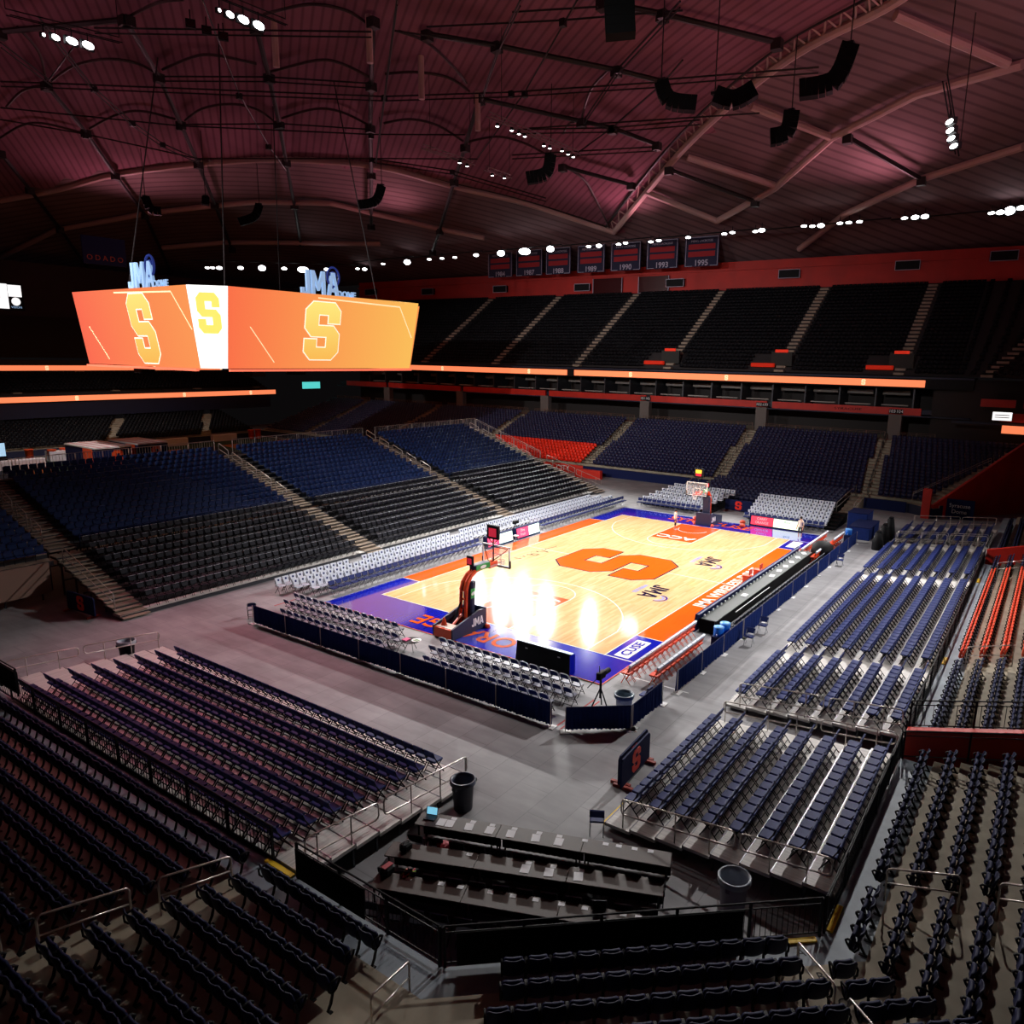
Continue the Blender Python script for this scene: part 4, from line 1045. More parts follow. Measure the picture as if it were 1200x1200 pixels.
for x0, x1 in ((XS0, -23.9), (-8.8, -7.4), (6.7, 8.1), (21.8, XS1)):       # pale steps of the aisles
    mb = MB()
    for k in range(9): mb.box(((x0+x1)/2, 15.3+.84*k+.42, .22+.25*k+.01), (x1-x0, .82, .06), stepconc); mb.box(((x0+x1)/2, 15.25+.84*k-.15, .22+.25*k-.1), (x1-x0, .3, .06), stepconc)
    for k in range(13): mb.box(((x0+x1)/2, 23.05+.74*k+.37, 2.55+.24*k+.01), (x1-x0, .72, .06), stepconc); mb.box(((x0+x1)/2, 23.05+.74*k-.14, 2.55+.24*k-.1), (x1-x0, .28, .06), stepconc)
    mb.build('aisle_stair', ts)
mb = MB()
for x in np.arange(XS0+.2, XS1, 2.4):
    for k in range(0, 22, 2):
        y = 15.6+.8*k; mb.box((x, y, SZ(y)/2-.1), (.08, .08, max(.1, SZ(y)-.2)), darkgrey)
for y in np.arange(17, 32, 2.2): mb.box(((XS0+XS1)/2, y, SZ(y)*.5), (XS1-XS0, .06, .08), darkgrey)
mb.build('support_frame', ts)
mb = MB(); mb.prism([(15.3, .0), (32.6, 0), (32.6, 5.3), (23, 2.3), (15.3, .15)], 0, .05, tableskirt, Matrix(((0, 0, 1, XS1-.05), (1, 0, 0, 0), (0, 1, 0, 0), (0, 0, 0, 1)))); mb.build('end_panel', ts)
lb = thing('stand_end_block', 'short blue-seat end block of the temporary stand with tan front panel', 'grandstand')
for k in range(13):
    mb = MB(); mb.box((-28.2, 22+.74*k, 2.2+.24*k), (5.2, .74, .1), stepconc); mb.box((-28.2, 21.64+.74*k, 2.1+.24*k), (5.2, .04, .26), darkgrey); mb.build('tread', lb)
MB().box((-28.1, 21.55, 1.35), (4.4, .1, 1.7), mat('tan_panel', (150, 118, 104), .7)).build('front_panel', lb)
mb = MB(); mb.prism([(21.6, 0), (32, 0), (32, 4.9), (21.6, 2.1)], 0, .06, navycloth, Matrix(((0, 0, 1, -30.6), (1, 0, 0, 0), (0, 1, 0, 0), (0, 0, 0, 1)))); mb.build('side_panel', lb)
mb = MB()
for x in (-30, -28, -26.2):
    for k in range(0, 12, 3): mb.box((x, 22+.74*k, (2.1+.24*k)/2), (.08, .08, 2.1+.24*k), darkgrey)
mb.build('support_frame', lb)
# rails of the stand: along its back, up its steps
for i, (x0, x1) in enumerate(((-30.5, -23), (-22.8, -15.6), (-15.4, -8.9), (-7.3, -1), (-.8, 6.6), (8.2, 15), (15.2, 23.5))):
    picket_rail(f'pale picket railing along the back of the sideline stand, {nth(i+1)} length from the left', (x0, 32.85), (x1, 32.85), 1.15, 5.55, 5.55, M=railmetal, gap=.2, mid=False, bars=.014)
for nm, x in (('first', -25.15), ('second', -8.75), ('third', 6.75)):
    for i in range(5):
        k = 1+i*2.45; u_rail(f'pale steel step rail on the {nm} stairs of the sideline stand, {nth(i+1)} from the bottom', (x, 23.2+.74*k), (x, 23.2+.74*(k+1.75)), .95, 2.55+.24*k, 2.55+.24*(k+1.75), r=.03)
u_rail('long pale stair rail at the foot of the first stairs, above the navy S sign', (-25.2, 16.0), (-25.2, 21.4), 1.0, .3, 1.95, r=.03)
u_rail('pale side rail of the short blue-seat end block', (-30.5, 21.8), (-30.5, 27.5), 1.1, 2.1, 3.9, r=.03)
u_rail('pale side rail higher on the short blue-seat end block', (-30.5, 27.7), (-30.5, 32), 1.1, 3.9, 5.3, r=.03)
picket_rail('pale rail down the far end of the sideline stand, upper length', (23.5, 32.7), (23.5, 23.4), 1.1, 5.5, 2.55, M=railmetal, gap=.4, mid=True)
loop_rail('pale rail down the far end of the sideline stand, lower length', (23.5, 22.5), (23.5, 18.8), 1.0, 1.0, 2.3, 1.2)
loop_rail('pale rail at the foot of the far end of the sideline stand', (23.5, 18.6), (23.5, 15.4), 1.0, 1.0, 1.1, .25)
for i in range(5): u_rail(f'dark step rail at the far end stairs of the sideline stand, {nth(i+1)} from the bottom', (21.7, 23.4+1.85*i), (21.7, 24.7+1.85*i), .95, 2.6+.6*i, 3.0+.6*i, M=railmetal, r=.03)
for i, (x0, x1) in enumerate(((-23.6, -9), (-7.1, 6.5), (8.3, 21.5))):
    u_rail(f'low blue rail between chairs and blue seats of sideline stand, {("left", "middle", "right")[i]} section', (x0, 23.0), (x1, 23.0), .8, 2.4, 2.4, M=blueplastic, r=.03)
# rails of the far stand
for nm, y, n in (('left of the far basket', 24.0, 5), ('right of the far basket', -8.6, 6), ('behind the far basket', 7.0, 5)):
    for i in range(n):
        x = 34+2.4*i; yy = y+(x-40)*.1; z = .9+.235*(x-33.3)/.77
        u_rail(f'thin rail on the far bowl stairs {nm}, {nth(i+1)} from the bottom', (x, yy), (x+1.6, yy+.16), .9, z, z+.49, M=darkgrey, r=.03)
for i, (y0, y1) in enumerate(((-13, -9.2), (-7.8, 6.4), (7.8, 23.2), (24.6, 41.5), (42.8, 59), (60.5, 76), (77.5, 86))):
    picket_rail(f'brownish lattice railing above the far bowl, {nth(i+1)} length from the right', (47.3, y0), (47.3, y1), 1.0, 5.3, 5.3, M=mat('brown_railing', (112, 84, 72), .5, .3), gap=.45, mid=True, bars=.03)
u_rail('pale stair rail beside the right far seats, left side of the steps', (27.0, -8.0), (32.5, -8.4), 1.0, .2, 1.1, r=.03)
u_rail('pale stair rail beside the right far seats, right side of the steps', (27.6, -9.4), (32.5, -9.6), 1.0, .2, 1.1, r=.03)
u_rail('pale stair rail behind the far basket', (25.5, 7.0), (31.5, 7.6), 1.0, .2, 1.1, r=.03)
u_rail('pale stair rail on top of the red tunnel wall', (32.2, -13.6), (39, -19.2), .7, 1.4, 4.4, r=.03)
stp = MB()
for k in range(5): stp.box((28.0+.95*k, -8.7, .1+.1*k), (.95, 1.2, .2+.2*k), stepconc)
struct(stp.build('floor_far_steps'))
MBd = MB()
MBd.box((32.3, 15.2, .5), (.12, 16.2, 1.05), navycloth); MBd.box((32.3, -11.2, .5), (.12, 3.8, 1.05), navycloth)
struct(MBd.build('wall_far_navy_skirt'))
struct(MB().box((32.3, 31.5, .5), (.14, 16.4, 1.05), mat('wall_far_red', (214, 40, 22), .6)).build('wall_far_red'))
struct(MB().box((30.2, 21.2, .5), (.5, 3.5, 1.0), mat('wall_far_red', (214, 40, 22), .6)).build('wall_far_red_end'))
o = text('trim_5', 'CITY', .9, frame((32.2, 26.2, .5), (0, -1, 0), (0, 0, 1)), whitemat); struct(o)
struct(MB().box((24.5, 58, .5), (13, .3, 1.1), mat('wall_far_red', (214, 40, 22), .6)).build('wall_field_red'))
pl = thing('portable_rows', 'low portable black rows in front of the far bowl behind the far basket', 'seating platform')
for k in range(8): MB().box((25.9+.8*k-.3, -1, (.1+.13*k)/2), (.8, 13.6, .1+.13*k), blackpl).build('tread', pl)
for s, (ya, nn, nm) in enumerate(((8.3, 13, 'left'), (-2.3, 14, 'right'))):
    t = thing('chair_platform', f'low black stepped platform under the white chairs behind far baseline, {nm} block', 'seating platform')
    for k in range(1, 6): MB().box((19.7+.86*k, ya-.25*nn-.3*(1-s)*.0, .16*k/2), (.86, .5*nn+.6, .16*k), blackpl).build('tread', t)

# ================================================================== courtside things
def drape_run(label, a, b, h=.98, poles=None):
    t = thing('pipe_drape', label, 'drape', (a[0], a[1], 0))
    dx, dy = b[0]-a[0], b[1]-a[1]; L = math.hypot(dx, dy); T = Matrix.Rotation(math.atan2(dy, dx), 4, 'Z')
    n = int(L/.035); vs = []; fs = []
    for i in range(n+1):
        s = L*i/n; y = .028*math.sin(s*2*PI/.16)+.012*math.sin(s*2*PI/.37+1)
        lo = .05+.018*math.sin(s*2.1)+.01*math.sin(s*13)
        vs += [(s, y*1.5, lo), (s, y, h*.55), (s, y*.7, h-.02)]
    for i in range(n):
        for k in range(2): fs.append((i*3+k, i*3+3+k, i*3+4+k, i*3+1+k))
    mb = MB(); mb.add(vs, fs, drape, T)
    mb.add([(x, y+.014, z) for x, y, z in vs], [f[::-1] for f in fs], drape, T)
    mb.build('drape_cloth', t, True)
    MB().tube([(0, 0, h), (L, 0, h)], .022, navycloth, 6, T).build('cross_bar', t)
    k = max(1, round(L/2.7))
    for i in range(k+1):
        s = L*i/k
        MB().tube([(s, -.04, 0), (s, -.04, h+.02)], .02, railmetal, 6, T).build('upright', t)
        MB().box((s, -.04, .012), (.4, .35, .024), whitemat, T).build('base_plate', t)
    return t
drape_run('long navy pleated drape screening the folding chairs behind the near basket', (-21.5, 9.4), (-21.5, -9.5))
drape_run('navy pleated drape at the court corner, end-on part before the trash bin', (-21.5, -10.15), (-19.9, -12.1))
drape_run('navy pleated drape at the court corner, part running along the aisle', (-19.85, -12.1), (-17.3, -12.1))
drape_run('long navy pleated drape along the right aisle, near length past the blue coolers', (-16.0, -12.15), (-8.3, -12.15))
drape_run('long navy pleated drape along the right aisle, middle length', (-8.2, -12.15), (5.4, -12.15))
drape_run('long navy pleated drape along the right aisle, far length', (5.5, -12.15), (16.4, -12.15))
for lab, c, d in (('navy draped counter at the far end of the right aisle, front one', (19.8, -12.0, .5), (3.6, 1.6, 1.0)), ('navy draped counter at the far end of the right aisle, tall one behind', (22.4, -11.1, .75), (2.2, 1.6, 1.5))):
    t = thing('draped_counter', lab, 'counter', (c[0], c[1], 0)); MB().rbox((0, 0, c[2]), d, drape, .05).build('skirt', t); MB().box((0, 0, c[2]*2+.02), (d[0]+.05, d[1]+.05, .04), navycloth).build('top', t)

# S signs on feet
def s_sign(lab, loc, rz, L=2.3):
    t = thing('panel_sign', lab, 'sign', loc, rz)
    mb = MB(); mb.prism([(-L/2, .1), (L/2, .1), (L/2, 1.0), (L/2-.1, 1.1), (-L/2+.1, 1.1), (-L/2, 1.0)], -.03, .03, navycloth, Matrix(((1, 0, 0, 0), (0, 0, -1, 0), (0, 1, 0, 0), (0, 0, 0, 1)))); mb.build('board', t)
    for sgn in (1, -1):
        mb = MB(); tri_prism(mb, [(x*.115, y*.105) for x, y in SPOLY], .0, .012, mat('sign_red', (250, 44, 18), .5), frame((0, -.031*sgn, .6), (sgn, 0, 0), (0, 0, 1))); mb.build('emblem', t)
    for x in (-L/2+.2, L/2-.2): MB().box((x, 0, .05), (.12, .7, .1), mat('sign_foot', (170, 60, 50), .6)).build('foot', t)
    return t
s_sign('navy panel with a red S standing beside the near right riser', (-22.6, -13.75, 0), R(4))
s_sign('navy panel half hidden behind the front S panel by the near riser', (-22.45, -13.58, 0), R(4))
s_sign('navy panel with a red S at the foot of the sideline stand stairs', (-26.0, 17.9, 0), R(-86), 2.6)
s_sign('navy panel with a red S between the white chairs behind the far basket', (22.5, -.2, 0), R(-90), 2.6)

# trash cans
def can(lab, loc, bag, h=.78, r=.29, M=trash_m):
    t = thing('trash_can', lab, 'trash can', loc)
    MB().lathe([(r*.78, 0), (r*.8, .02), (r*.96, h-.08), (r*1.06, h-.07), (r*1.08, h), (r*.98, h), (r*.94, h-.1), (r*.72, .06), (0, .06)], (0, 0, 0), M, 22).build('barrel', t, True)
    MB().lathe([(r*1.12, h-.12), (r*1.13, h+.015), (r*1.0, h+.03), (r*.9, h-.12), (r*.7, h-.4), (0, h-.45)], (0, 0, 0), bag, 22).build('bin_liner', t, True)
    for s in (1, -1): MB().box((s*r*1.08, 0, h-.16), (.08, .14, .1), M).build('handle', t)
    return t
can('dark grey trash can at the end of the left riser near the press tables', (-27.4, -10.25, 0), mat('dark_liner', (84, 90, 110), .4), 1.0, .36, mat('trash_dark', (38, 42, 56), .5))
can('grey trash barrel with pale liner below the near right riser', (-26.75, -18.85, 0), liner, 1.0, .38, mat('trash_mid', (120, 108, 124), .5))
can('white lined dark trash bin at the far end of the left riser', (-27.5, 10.1, 0), liner, .8, .36, blackpl)
can('white trash bin with grey liner inside the drape corner by the court', (-18.95, -11.25, 0), mat('grey_liner', (120, 136, 150), .3), .85, .36, mat('bin_white', (196, 200, 206), .5))

# press tables
tcount = 0
def laptop(lab, loc, rz, lit=None):
    t = thing('laptop', lab, 'laptop', loc, rz)
    MB().box((0, 0, .012), (.34, .24, .02), darkgrey).build('keyboard_base', t)
    T = TR(0, .12, .02, 0, 0, R(-15))
    MB().box((0, 0, .115), (.34, .012, .23), darkgrey, T).build('screen_lid', t)
    MB().box((0, -.008, .118), (.31, .004, .2), lit or blackpl, T).build('screen', t)
    return t
prow = [((-29.05, -10.15), (-26.5, -17.0)), ((-30.5, -10.45), (-27.6, -17.3)), ((-31.55, -11.05), (-28.85, -17.8))]
rowname = ['front', 'middle', 'rear']
for r, (a, b) in enumerate(prow):
    A, B = Vector(a), Vector(b); u = (B-A).normalized(); L = (B-A).length; n = Vector((u.y, -u.x)); n = n if n.x < 0 else -n
    rz = math.atan2(u.y, u.x)
    for i in range(3):
        c = A+u*(L*(i+.5)/3)+n*.3
        t = thing('press_table', f'brown press table with black skirt in the {rowname[r]} row, {("left", "middle", "right")[i]} of three', 'table', (c.x, c.y, 0), rz)
        MB().rbox((0, 0, .735), (L/3-.01, .62, .035), tablecl, .02).build('tabletop', t)
        mb = MB(); k = 40; vs = []; fs = []
        for q in range(k+1): x = -L/6+.02+(L/3-.04)*q/k; vs += [(x, (.3 if u.x < 0 else .3)+.012*math.sin(q*1.9), .02), (x, .29, .72)]
        for q in range(k): fs.append((2*q, 2*q+2, 2*q+3, 2*q+1))
        mb.add(vs, fs, tableskirt); mb.build('skirt', t)
        for sx in (-1, 1):
            for sy in (-1, 1): MB().box((sx*(L/6-.12), sy*.25, .36), (.04, .04, .72), blackmetal).build('leg', t)
    for j in range(12):
        p = A+u*(L*(j+.5)/12)+n*1.0
        tag(bf_mb().build('press_chair', None, loc=(p.x, p.y, 0), rz=math.atan2(-n.y, -n.x)), f'black folding chair behind the {rowname[r]} press table row, {nth(j+1)} from its left end', 'folding chair', 'chairs behind the press tables')
    cards = {0: (.14, .22, .30, .39, .49, .57, .67, .75, .80, .86, .92), 1: (.3, .52, .61, .71), 2: (.12, .24, .31, .42, .5, .58, .67, .75, .88, .93)}[r]
    sheets = {0: (.10, .135, .215, .30, .385, .485, .575), 1: (.515, .6, .705), 2: (.925,)}[r]
    for j, s in enumerate(cards):
        p = A+u*(L*s)+n*.1; o = MB().box((0, 0, .0), (.16, .12, .004), paper).build('name_card', None, loc=(p.x, p.y, .757), rz=rz)
        tag(o, f'small white name card on the {rowname[r]} press table row, {nth(j+1)} from the left', 'card', 'name cards on the press tables')
    for j, s in enumerate(sheets):
        p = A+u*(L*s)+n*.34; o = MB().box((0, 0, 0), (.24, .32, .005), paper).build('paper_sheet', None, loc=(p.x, p.y, .757), rz=rz+.06*(j % 3))
        tag(o, f'white paper sheet on the {rowname[r]} press table row, {nth(j+1)} from the left', 'paper', 'paper sheets on the press tables')
Tn = math.atan2(prow[0][1][1]-prow[0][0][1], prow[0][1][0]-prow[0][0][0])
laptop('laptop with a glowing blue screen at the left end of the front press table', (-29.15, -10.55, .755), Tn, emis('blue_screen', (130, 205, 235), .9))
laptop('open grey laptop near the right end of the rear press table', (-29.6, -16.55, .755), Tn+.2, None)
cl = MB(); 
for i in range(9):
    a = i*.7; cl.tube([(.2*math.cos(a), .12*math.sin(a), .02), (.1*math.cos(a+.8), .1*math.sin(a+.5), .07), (.22*math.cos(a+1.3), .14*math.sin(a+1.2), .02)], .02, [blackpl, orangepl, mat('green_cable', (120, 160, 30), .5), mat('red_bag', (170, 30, 50), .6)][i % 4], 5)
tag(cl.build('cable_pile', None, loc=(-31.2, -11.75, .757)), 'tangle of coloured cables on the left end of the rear press table', 'cables')
t = thing('equipment_bag', 'dark bag with red trim on the left end of the rear press table', 'bag', (-31.5, -11.3, .757)); MB().rbox((0, 0, .11), (.4, .28, .22), blackpl, .08).build('body', t); MB().rbox((0, 0, .225), (.3, .16, .03), mat('red_bag', (170, 30, 50), .6), .02).build('flap', t)
t = thing('equipment_bag', 'small dark camera bag on the left end of the middle press table', 'bag', (-30.55, -11.0, .757)); MB().rbox((0, 0, .1), (.34, .26, .2), blackpl, .06).build('body', t); MB().tube([(-.12, 0, .2), (-.05, 0, .27), (.05, 0, .27), (.12, 0, .2)], .015, greymetal, 5).build('handle', t)
t = thing('equipment_bag', 'dark red backpack behind the left end of the front press table', 'bag', (-29.75, -11.6, 0)); MB().rbox((0, 0, .5), (.34, .3, .5), mat('red_bag', (170, 30, 50), .6), .08).build('body', t); MB().rbox((.0, .0, .24), (.3, .28, .04), blackpl, .02).build('base', t)
t = thing('metal_chair', 'dark red chair with a white frame behind the right end of rear table', 'chair', (-29.5, -17.75, 0), Tn-PI/2)
MB().rbox((0, 0, .45), (.42, .42, .06), mat('red_seat', (120, 26, 22), .5), .04).build('seat', t)
MB().tube([(-.2, -.2, 0), (-.2, -.2, 1.0), (-.2, .2, 1.0), (-.2, .2, 0)], .018, whitemat, 6).build('back_frame', t)
for y in (-.2, .2): MB().tube([(.2, y, 0), (.2, y, .44)], .018, whitemat, 6).build('leg', t)

# courtside long table with LED front
t = thing('courtside_table', 'long black courtside table with a navy board front along the right sideline', 'table', (0, -10.3, 0))
MB().box((.0, -.15, .73), (17.4, .85, .05), mat('grey_tabletop', (58, 64, 64), .5)).build('tabletop', t)
MB().prism([(.62, 0), (.5, 0), (.36, .98), (.48, 1.0)], -8.9, 8.9, navycloth, Matrix(((0, 0, 1, 0), (1, 0, 0, 0), (0, 1, 0, 0), (0, 0, 0, 1)))).build('board_front', t)
MB().box((0, .33, .97), (17.8, .1, .05), mat('board_cap', (40, 44, 84), .4)).build('board_cap', t)
MB().box((0, -.55, .40), (17.4, .02, .66), tableskirt).build('skirt', t)
MB().box((-8.72, -.1, .38), (.04, .8, .7), tableskirt).build('end_panel', t)
MB().tube([(-6.9, -.95, .84), (-1.5, -.95, .84)], .02, whitemat, 5).build('back_bar', t)
for j in range(30):
    o = MB().box((0, 0, .05), (.14, .05, .1), whitemat).build('seat_card', None, loc=(-8.3+.57*j, -10.08, .757)); tag(o, f'small white card along the courtside table board, {nth(j+1)} from the near end', 'card', 'cards on the courtside table')
for j, x in enumerate((-3.6, 1.2, 2.6, 3.9, 5.2, 6.6, 8)):
    o = MB().box((0, 0, 0), (.5, .3, .02), paper).build('paper_sheet', None, loc=(x, -10.5, .767), rz=.1*j); tag(o, f'white paper on the courtside table, {nth(j+1)} from the near end', 'paper', 'papers on the courtside table')
t = thing('draped_equipment', 'rounded black covered equipment at the far end of the courtside table', 'equipment', (10.2, -11.2, 0))
MB().lathe([(.75, 0), (.8, .5), (.72, 1.0), (.45, 1.25), (0, 1.3)], (0, 0, 0), blackpl, 16).build('cover', t, True)
for lab, x, y in (('orange ball cart piece on the sideline beside the courtside table, near one', 1.2, -8.9), ('orange ball cart piece on the sideline beside the courtside table, far one', 2.9, -9.0)):
    t = thing('folded_chair', lab.replace('ball cart piece', 'chair'), 'chair', (x, y, .04)); MB().rbox((0, 0, .45), (.5, .5, .08), orangepl, .03).build('seat', t); MB().rbox((.0, -.22, .72), (.5, .06, .35), orangepl, .02).build('backrest', t)
    for sx in (-.2, .2): MB().box((sx, 0, .21), (.04, .4, .42), orangepaint).build('leg', t)

# coolers
def cooler(lab, x, y):
    t = thing('water_cooler', lab, 'cooler', (x, y, 0))
    MB().box((0, 0, .3), (.62, .5, .6), navycloth).build('stand', t)
    MB().lathe([(.22, .6), (.25, .63), (.25, 1.0), (.2, 1.05), (0, 1.05)], (0, 0, 0), coolerblue, 16).build('barrel', t, True)
    MB().lathe([(.26, 1.02), (.26, 1.07), (.1, 1.1), (0, 1.1)], (0, 0, 0), mat('cooler_lid', (90, 160, 235), .4), 16).build('lid', t, True)
    MB().box((-.26, 0, .7), (.05, .05, .08), whitemat).build('tap', t)
cooler('blue water cooler on a navy stand behind the near orange chairs, left one', -10.1, -11.6)
cooler('blue water cooler on a navy stand behind the near orange chairs, right one', -9.4, -11.65)
cooler('blue water cooler at the far end of the right drape', 16.6, -11.5)
for lab, x, y in (('loose dark folding chair against the right drape, nearer one', -8.9, -12.75), ('loose dark folding chair against the right drape, by the gap', -6.9, -12.75), ('loose dark folding chair against the right drape, farther along', 9.0, -12.75)):
    tag(dc_mb().build('loose_chair', None, loc=(x, y, 0), rz=PI), lab, 'folding chair')
tag(dc_mb().build('loose_chair', None, loc=(-17.75, -11.6, 0), rz=PI/2), 'dark chair inside the drape corner beside the white trash bin', 'folding chair')
tag(sf_frame_mb().join(sf_loop_mb()).join(sf_back_mb()).join(sf_seat_mb()).build('loose_chair', None, loc=(-21.0, 10.3, 0), rz=1.0), 'lone folding chair at the left end of the long navy drape', 'folding chair')
tag(bf_mb().build('loose_chair', None, loc=(-20.4, .4, 0), rz=-.6), 'dark folding chair lying open behind the near basket', 'folding chair')
tag(dc_mb().build('loose_chair', None, loc=(-26.0, -14.3, 0), rz=.5), 'small black chair at the yellow-edged corner of the near right riser', 'folding chair')
tag(MB().box((0, 0, 0), (1.2, .05, .1), yellow).build('edge_tape', None, loc=(-25.1, -14.36, .14)), 'yellow and black edge tape on the near right riser corner', 'tape')

# cymbal-like tray table behind the basket
t = thing('side_table', 'low round table with pink and green items behind the near basket', 'table', (-19.3, .2, 0))
MB().lathe([(.0, .5), (.42, .5), (.42, .53), (0, .53)], (0, 0, 0), blackpl, 20).build('tabletop', t)
for a in range(3): MB().tube([(.1*math.cos(a*2.1), .1*math.sin(a*2.1), .5), (.34*math.cos(a*2.1), .34*math.sin(a*2.1), 0)], .015, blackmetal, 5).build('leg', t)
tag(MB().rbox((0, 0, .02), (.36, .3, .05), mat('pink_item', (220, 60, 130), .5), .03).build('towel', None, loc=(-19.4, .42, .53)), 'pink folded towel on the low round table', 'towel')
t = thing('plate', 'white plate with green stripes on the low round table', 'plate', (-19.2, -.05, .53)); MB().lathe([(0, .01), (.2, .01), (.24, .03), (.2, .02), (0, .02)], (0, 0, 0), whitemat, 18).build('dish', t, True)
for i in range(2): MB().box((-.06+.12*i, 0, .028), (.05, .28, .006), mat('green_item', (60, 150, 60), .5)).build('stripe', t)

# baseline LED board, seen from behind
t = thing('baseline_board', 'black-backed advertising board standing on the blue baseline apron', 'advertising board', (-17.1, -6.05, .0))
MB().prism([(-.22, .04), (.22, .04), (.08, .98), (-.08, .98)], -1.5, 1.5, blackpl, Matrix(((1, 0, 0, 0), (0, 0, 1, 0), (0, 1, 0, 0), (0, 0, 0, 1)))).build('cabinet', t)
MB().box((.0, 0, .99), (.2, 3.04, .03), mat('board_top', (150, 180, 200), .35)).build('top_cap', t)
MB().box((.0, -1.52, .5), (.4, .03, .9), cblue).build('end_cap', t)
for y in (-.9, .9): MB().box((-.17, y, .75), (.02, .12, .04), whitemat).build('latch', t)
# sideline LED boards
def led_board(lab, loc, rz, parts, L):
    t = thing('advertising_board', lab, 'advertising board', loc, rz)
    MB().prism([(-.3, 0), (.2, 0), (.1, .92), (-.15, .92)], -L/2-.06, L/2+.06, navycloth, Matrix(((0, 0, 1, 0), (1, 0, 0, 0), (0, 1, 0, 0), (0, 0, 0, 1)))).build('cabinet', t)
    for x0, x1, M, tx, tm in parts:
        T = frame((0, -.315, 0), (1, 0, 0), (0, .15, .92))
        T = Matrix.Translation((0, -.305+.0, .12)) @ Matrix.Rotation(R(81), 4, 'X')
        MB().box(((x0+x1)/2, .38, .012), (x1-x0, .72, .02), M, T).build('screen', t)
        for i, s in enumerate(tx):
            text('lettering', s, .3, T @ Matrix.Translation(((x0+x1)/2, .55-.32*i, .026)), tm, t, sx=.95)
    return t
pink = emis('screen_pink', (236, 70, 110), 1.0); pale = emis('screen_pale', (206, 240, 232), 1.0); tealm = mat('screen_teal', (70, 180, 160), .5)
led_board('pink and pale green lit board beside the far sideline, nearer one', (-.9, 9.75, 0), 0, ((-1.45, -.2, pink, ('State', 'Farm'), whitemat), (-.15, 1.45, pale, ('Health',), tealm)), 3.0)
led_board('pink and pale green lit board beside the far sideline, farther one', (2.6, 9.75, 0), 0, ((-1.45, 0, pink, ('Dine', 'Fresh'), whitemat), (.05, 1.45, pale, ('Health',), tealm)), 3.0)
led_board('red and pale lit board behind the far baseline, right of the basket', (17.9, -5.3, 0), R(-90), ((-2.1, -.2, emis('screen_red', (240, 64, 84), 1.0), ('CARRY', 'ORANGE'), whitemat), (-.15, 2.2, emis('screen_pale2', (232, 244, 214), 1.0), ('Bank',), tealm)), 4.4)
t = thing('camera_cart', 'dark tripod rig standing among the white chairs by the far sideline', 'tripod', (2.4, 10.6, 0))
MB().box((0, 0, 1.05), (.6, .2, .25), blackpl).build('camera_body', t)
for a in range(3): MB().tube([(0, 0, 1.0), (.4*math.cos(a*2.1), .4*math.sin(a*2.1), 0)], .03, blackmetal, 5).build('leg', t)
t = thing('small_stool', 'small white stool between the two sideline boards', 'stool', (.85, 9.4, .0)); MB().rbox((0, 0, .42), (.36, .36, .06), whitemat, .03).build('seat', t)
for sx in (-.13, .13):
    for sy in (-.13, .13): MB().box((sx, sy, .2), (.03, .03, .4), greymetal).build('leg', t)
# camera on its tall stand in the drape corner
t = thing('camera_stand', 'dark television camera on a stand inside the court corner drape', 'camera', (-19.2, -10.3, 0))
for a in range(3): MB().tube([(0, 0, .95), (.45*math.cos(a*2.1+.4), .45*math.sin(a*2.1+.4), 0)], .03, blackmetal, 6).build('leg', t)
MB().tube([(0, 0, .5), (0, 0, 1.5)], .05, blackmetal, 8).build('column', t)
MB().rbox((0, 0, 1.5), (.5, .2, .3), blackpl, .04).build('camera_body', t)
MB().lathe([(.09, 0), (.11, .1), (.11, .4), (0, .4)], (0, 0, 0), blackpl, 12, TR(.22, 0, 1.5, 0, R(90))).build('lens', t)
MB().tube([(-.1, 0, 1.6), (-.15, 0, 1.95)], .025, greymetal, 6).build('viewfinder_arm', t)
MB().tube([(-.2, .1, 1.35), (-.6, .25, 1.1)], .02, blackmetal, 6).build('pan_handle', t)
for i, (x, y, h) in enumerate(((15.6, -14.1, 1.3), (17.6, -14.15, 1.5), (19.6, -14.2, 1.7))):
    t = thing('covered_rig', f'black covered camera rig before the last right risers, {nth(i+1)} along the aisle', 'equipment', (x, y+.2, .0))
    MB().lathe([(.42, 0), (.4, .6), (.25, h), (0, h+.1)], (0, 0, 0), blackpl, 10).build('cover', t, True); MB().rbox((.1, 0, h), (.5, .3, .3), blackmetal, .05).build('camera_head', t)
    MB().box((-.15, .25, h-.3), (.12, .02, .16), whitemat).build('tag', t)

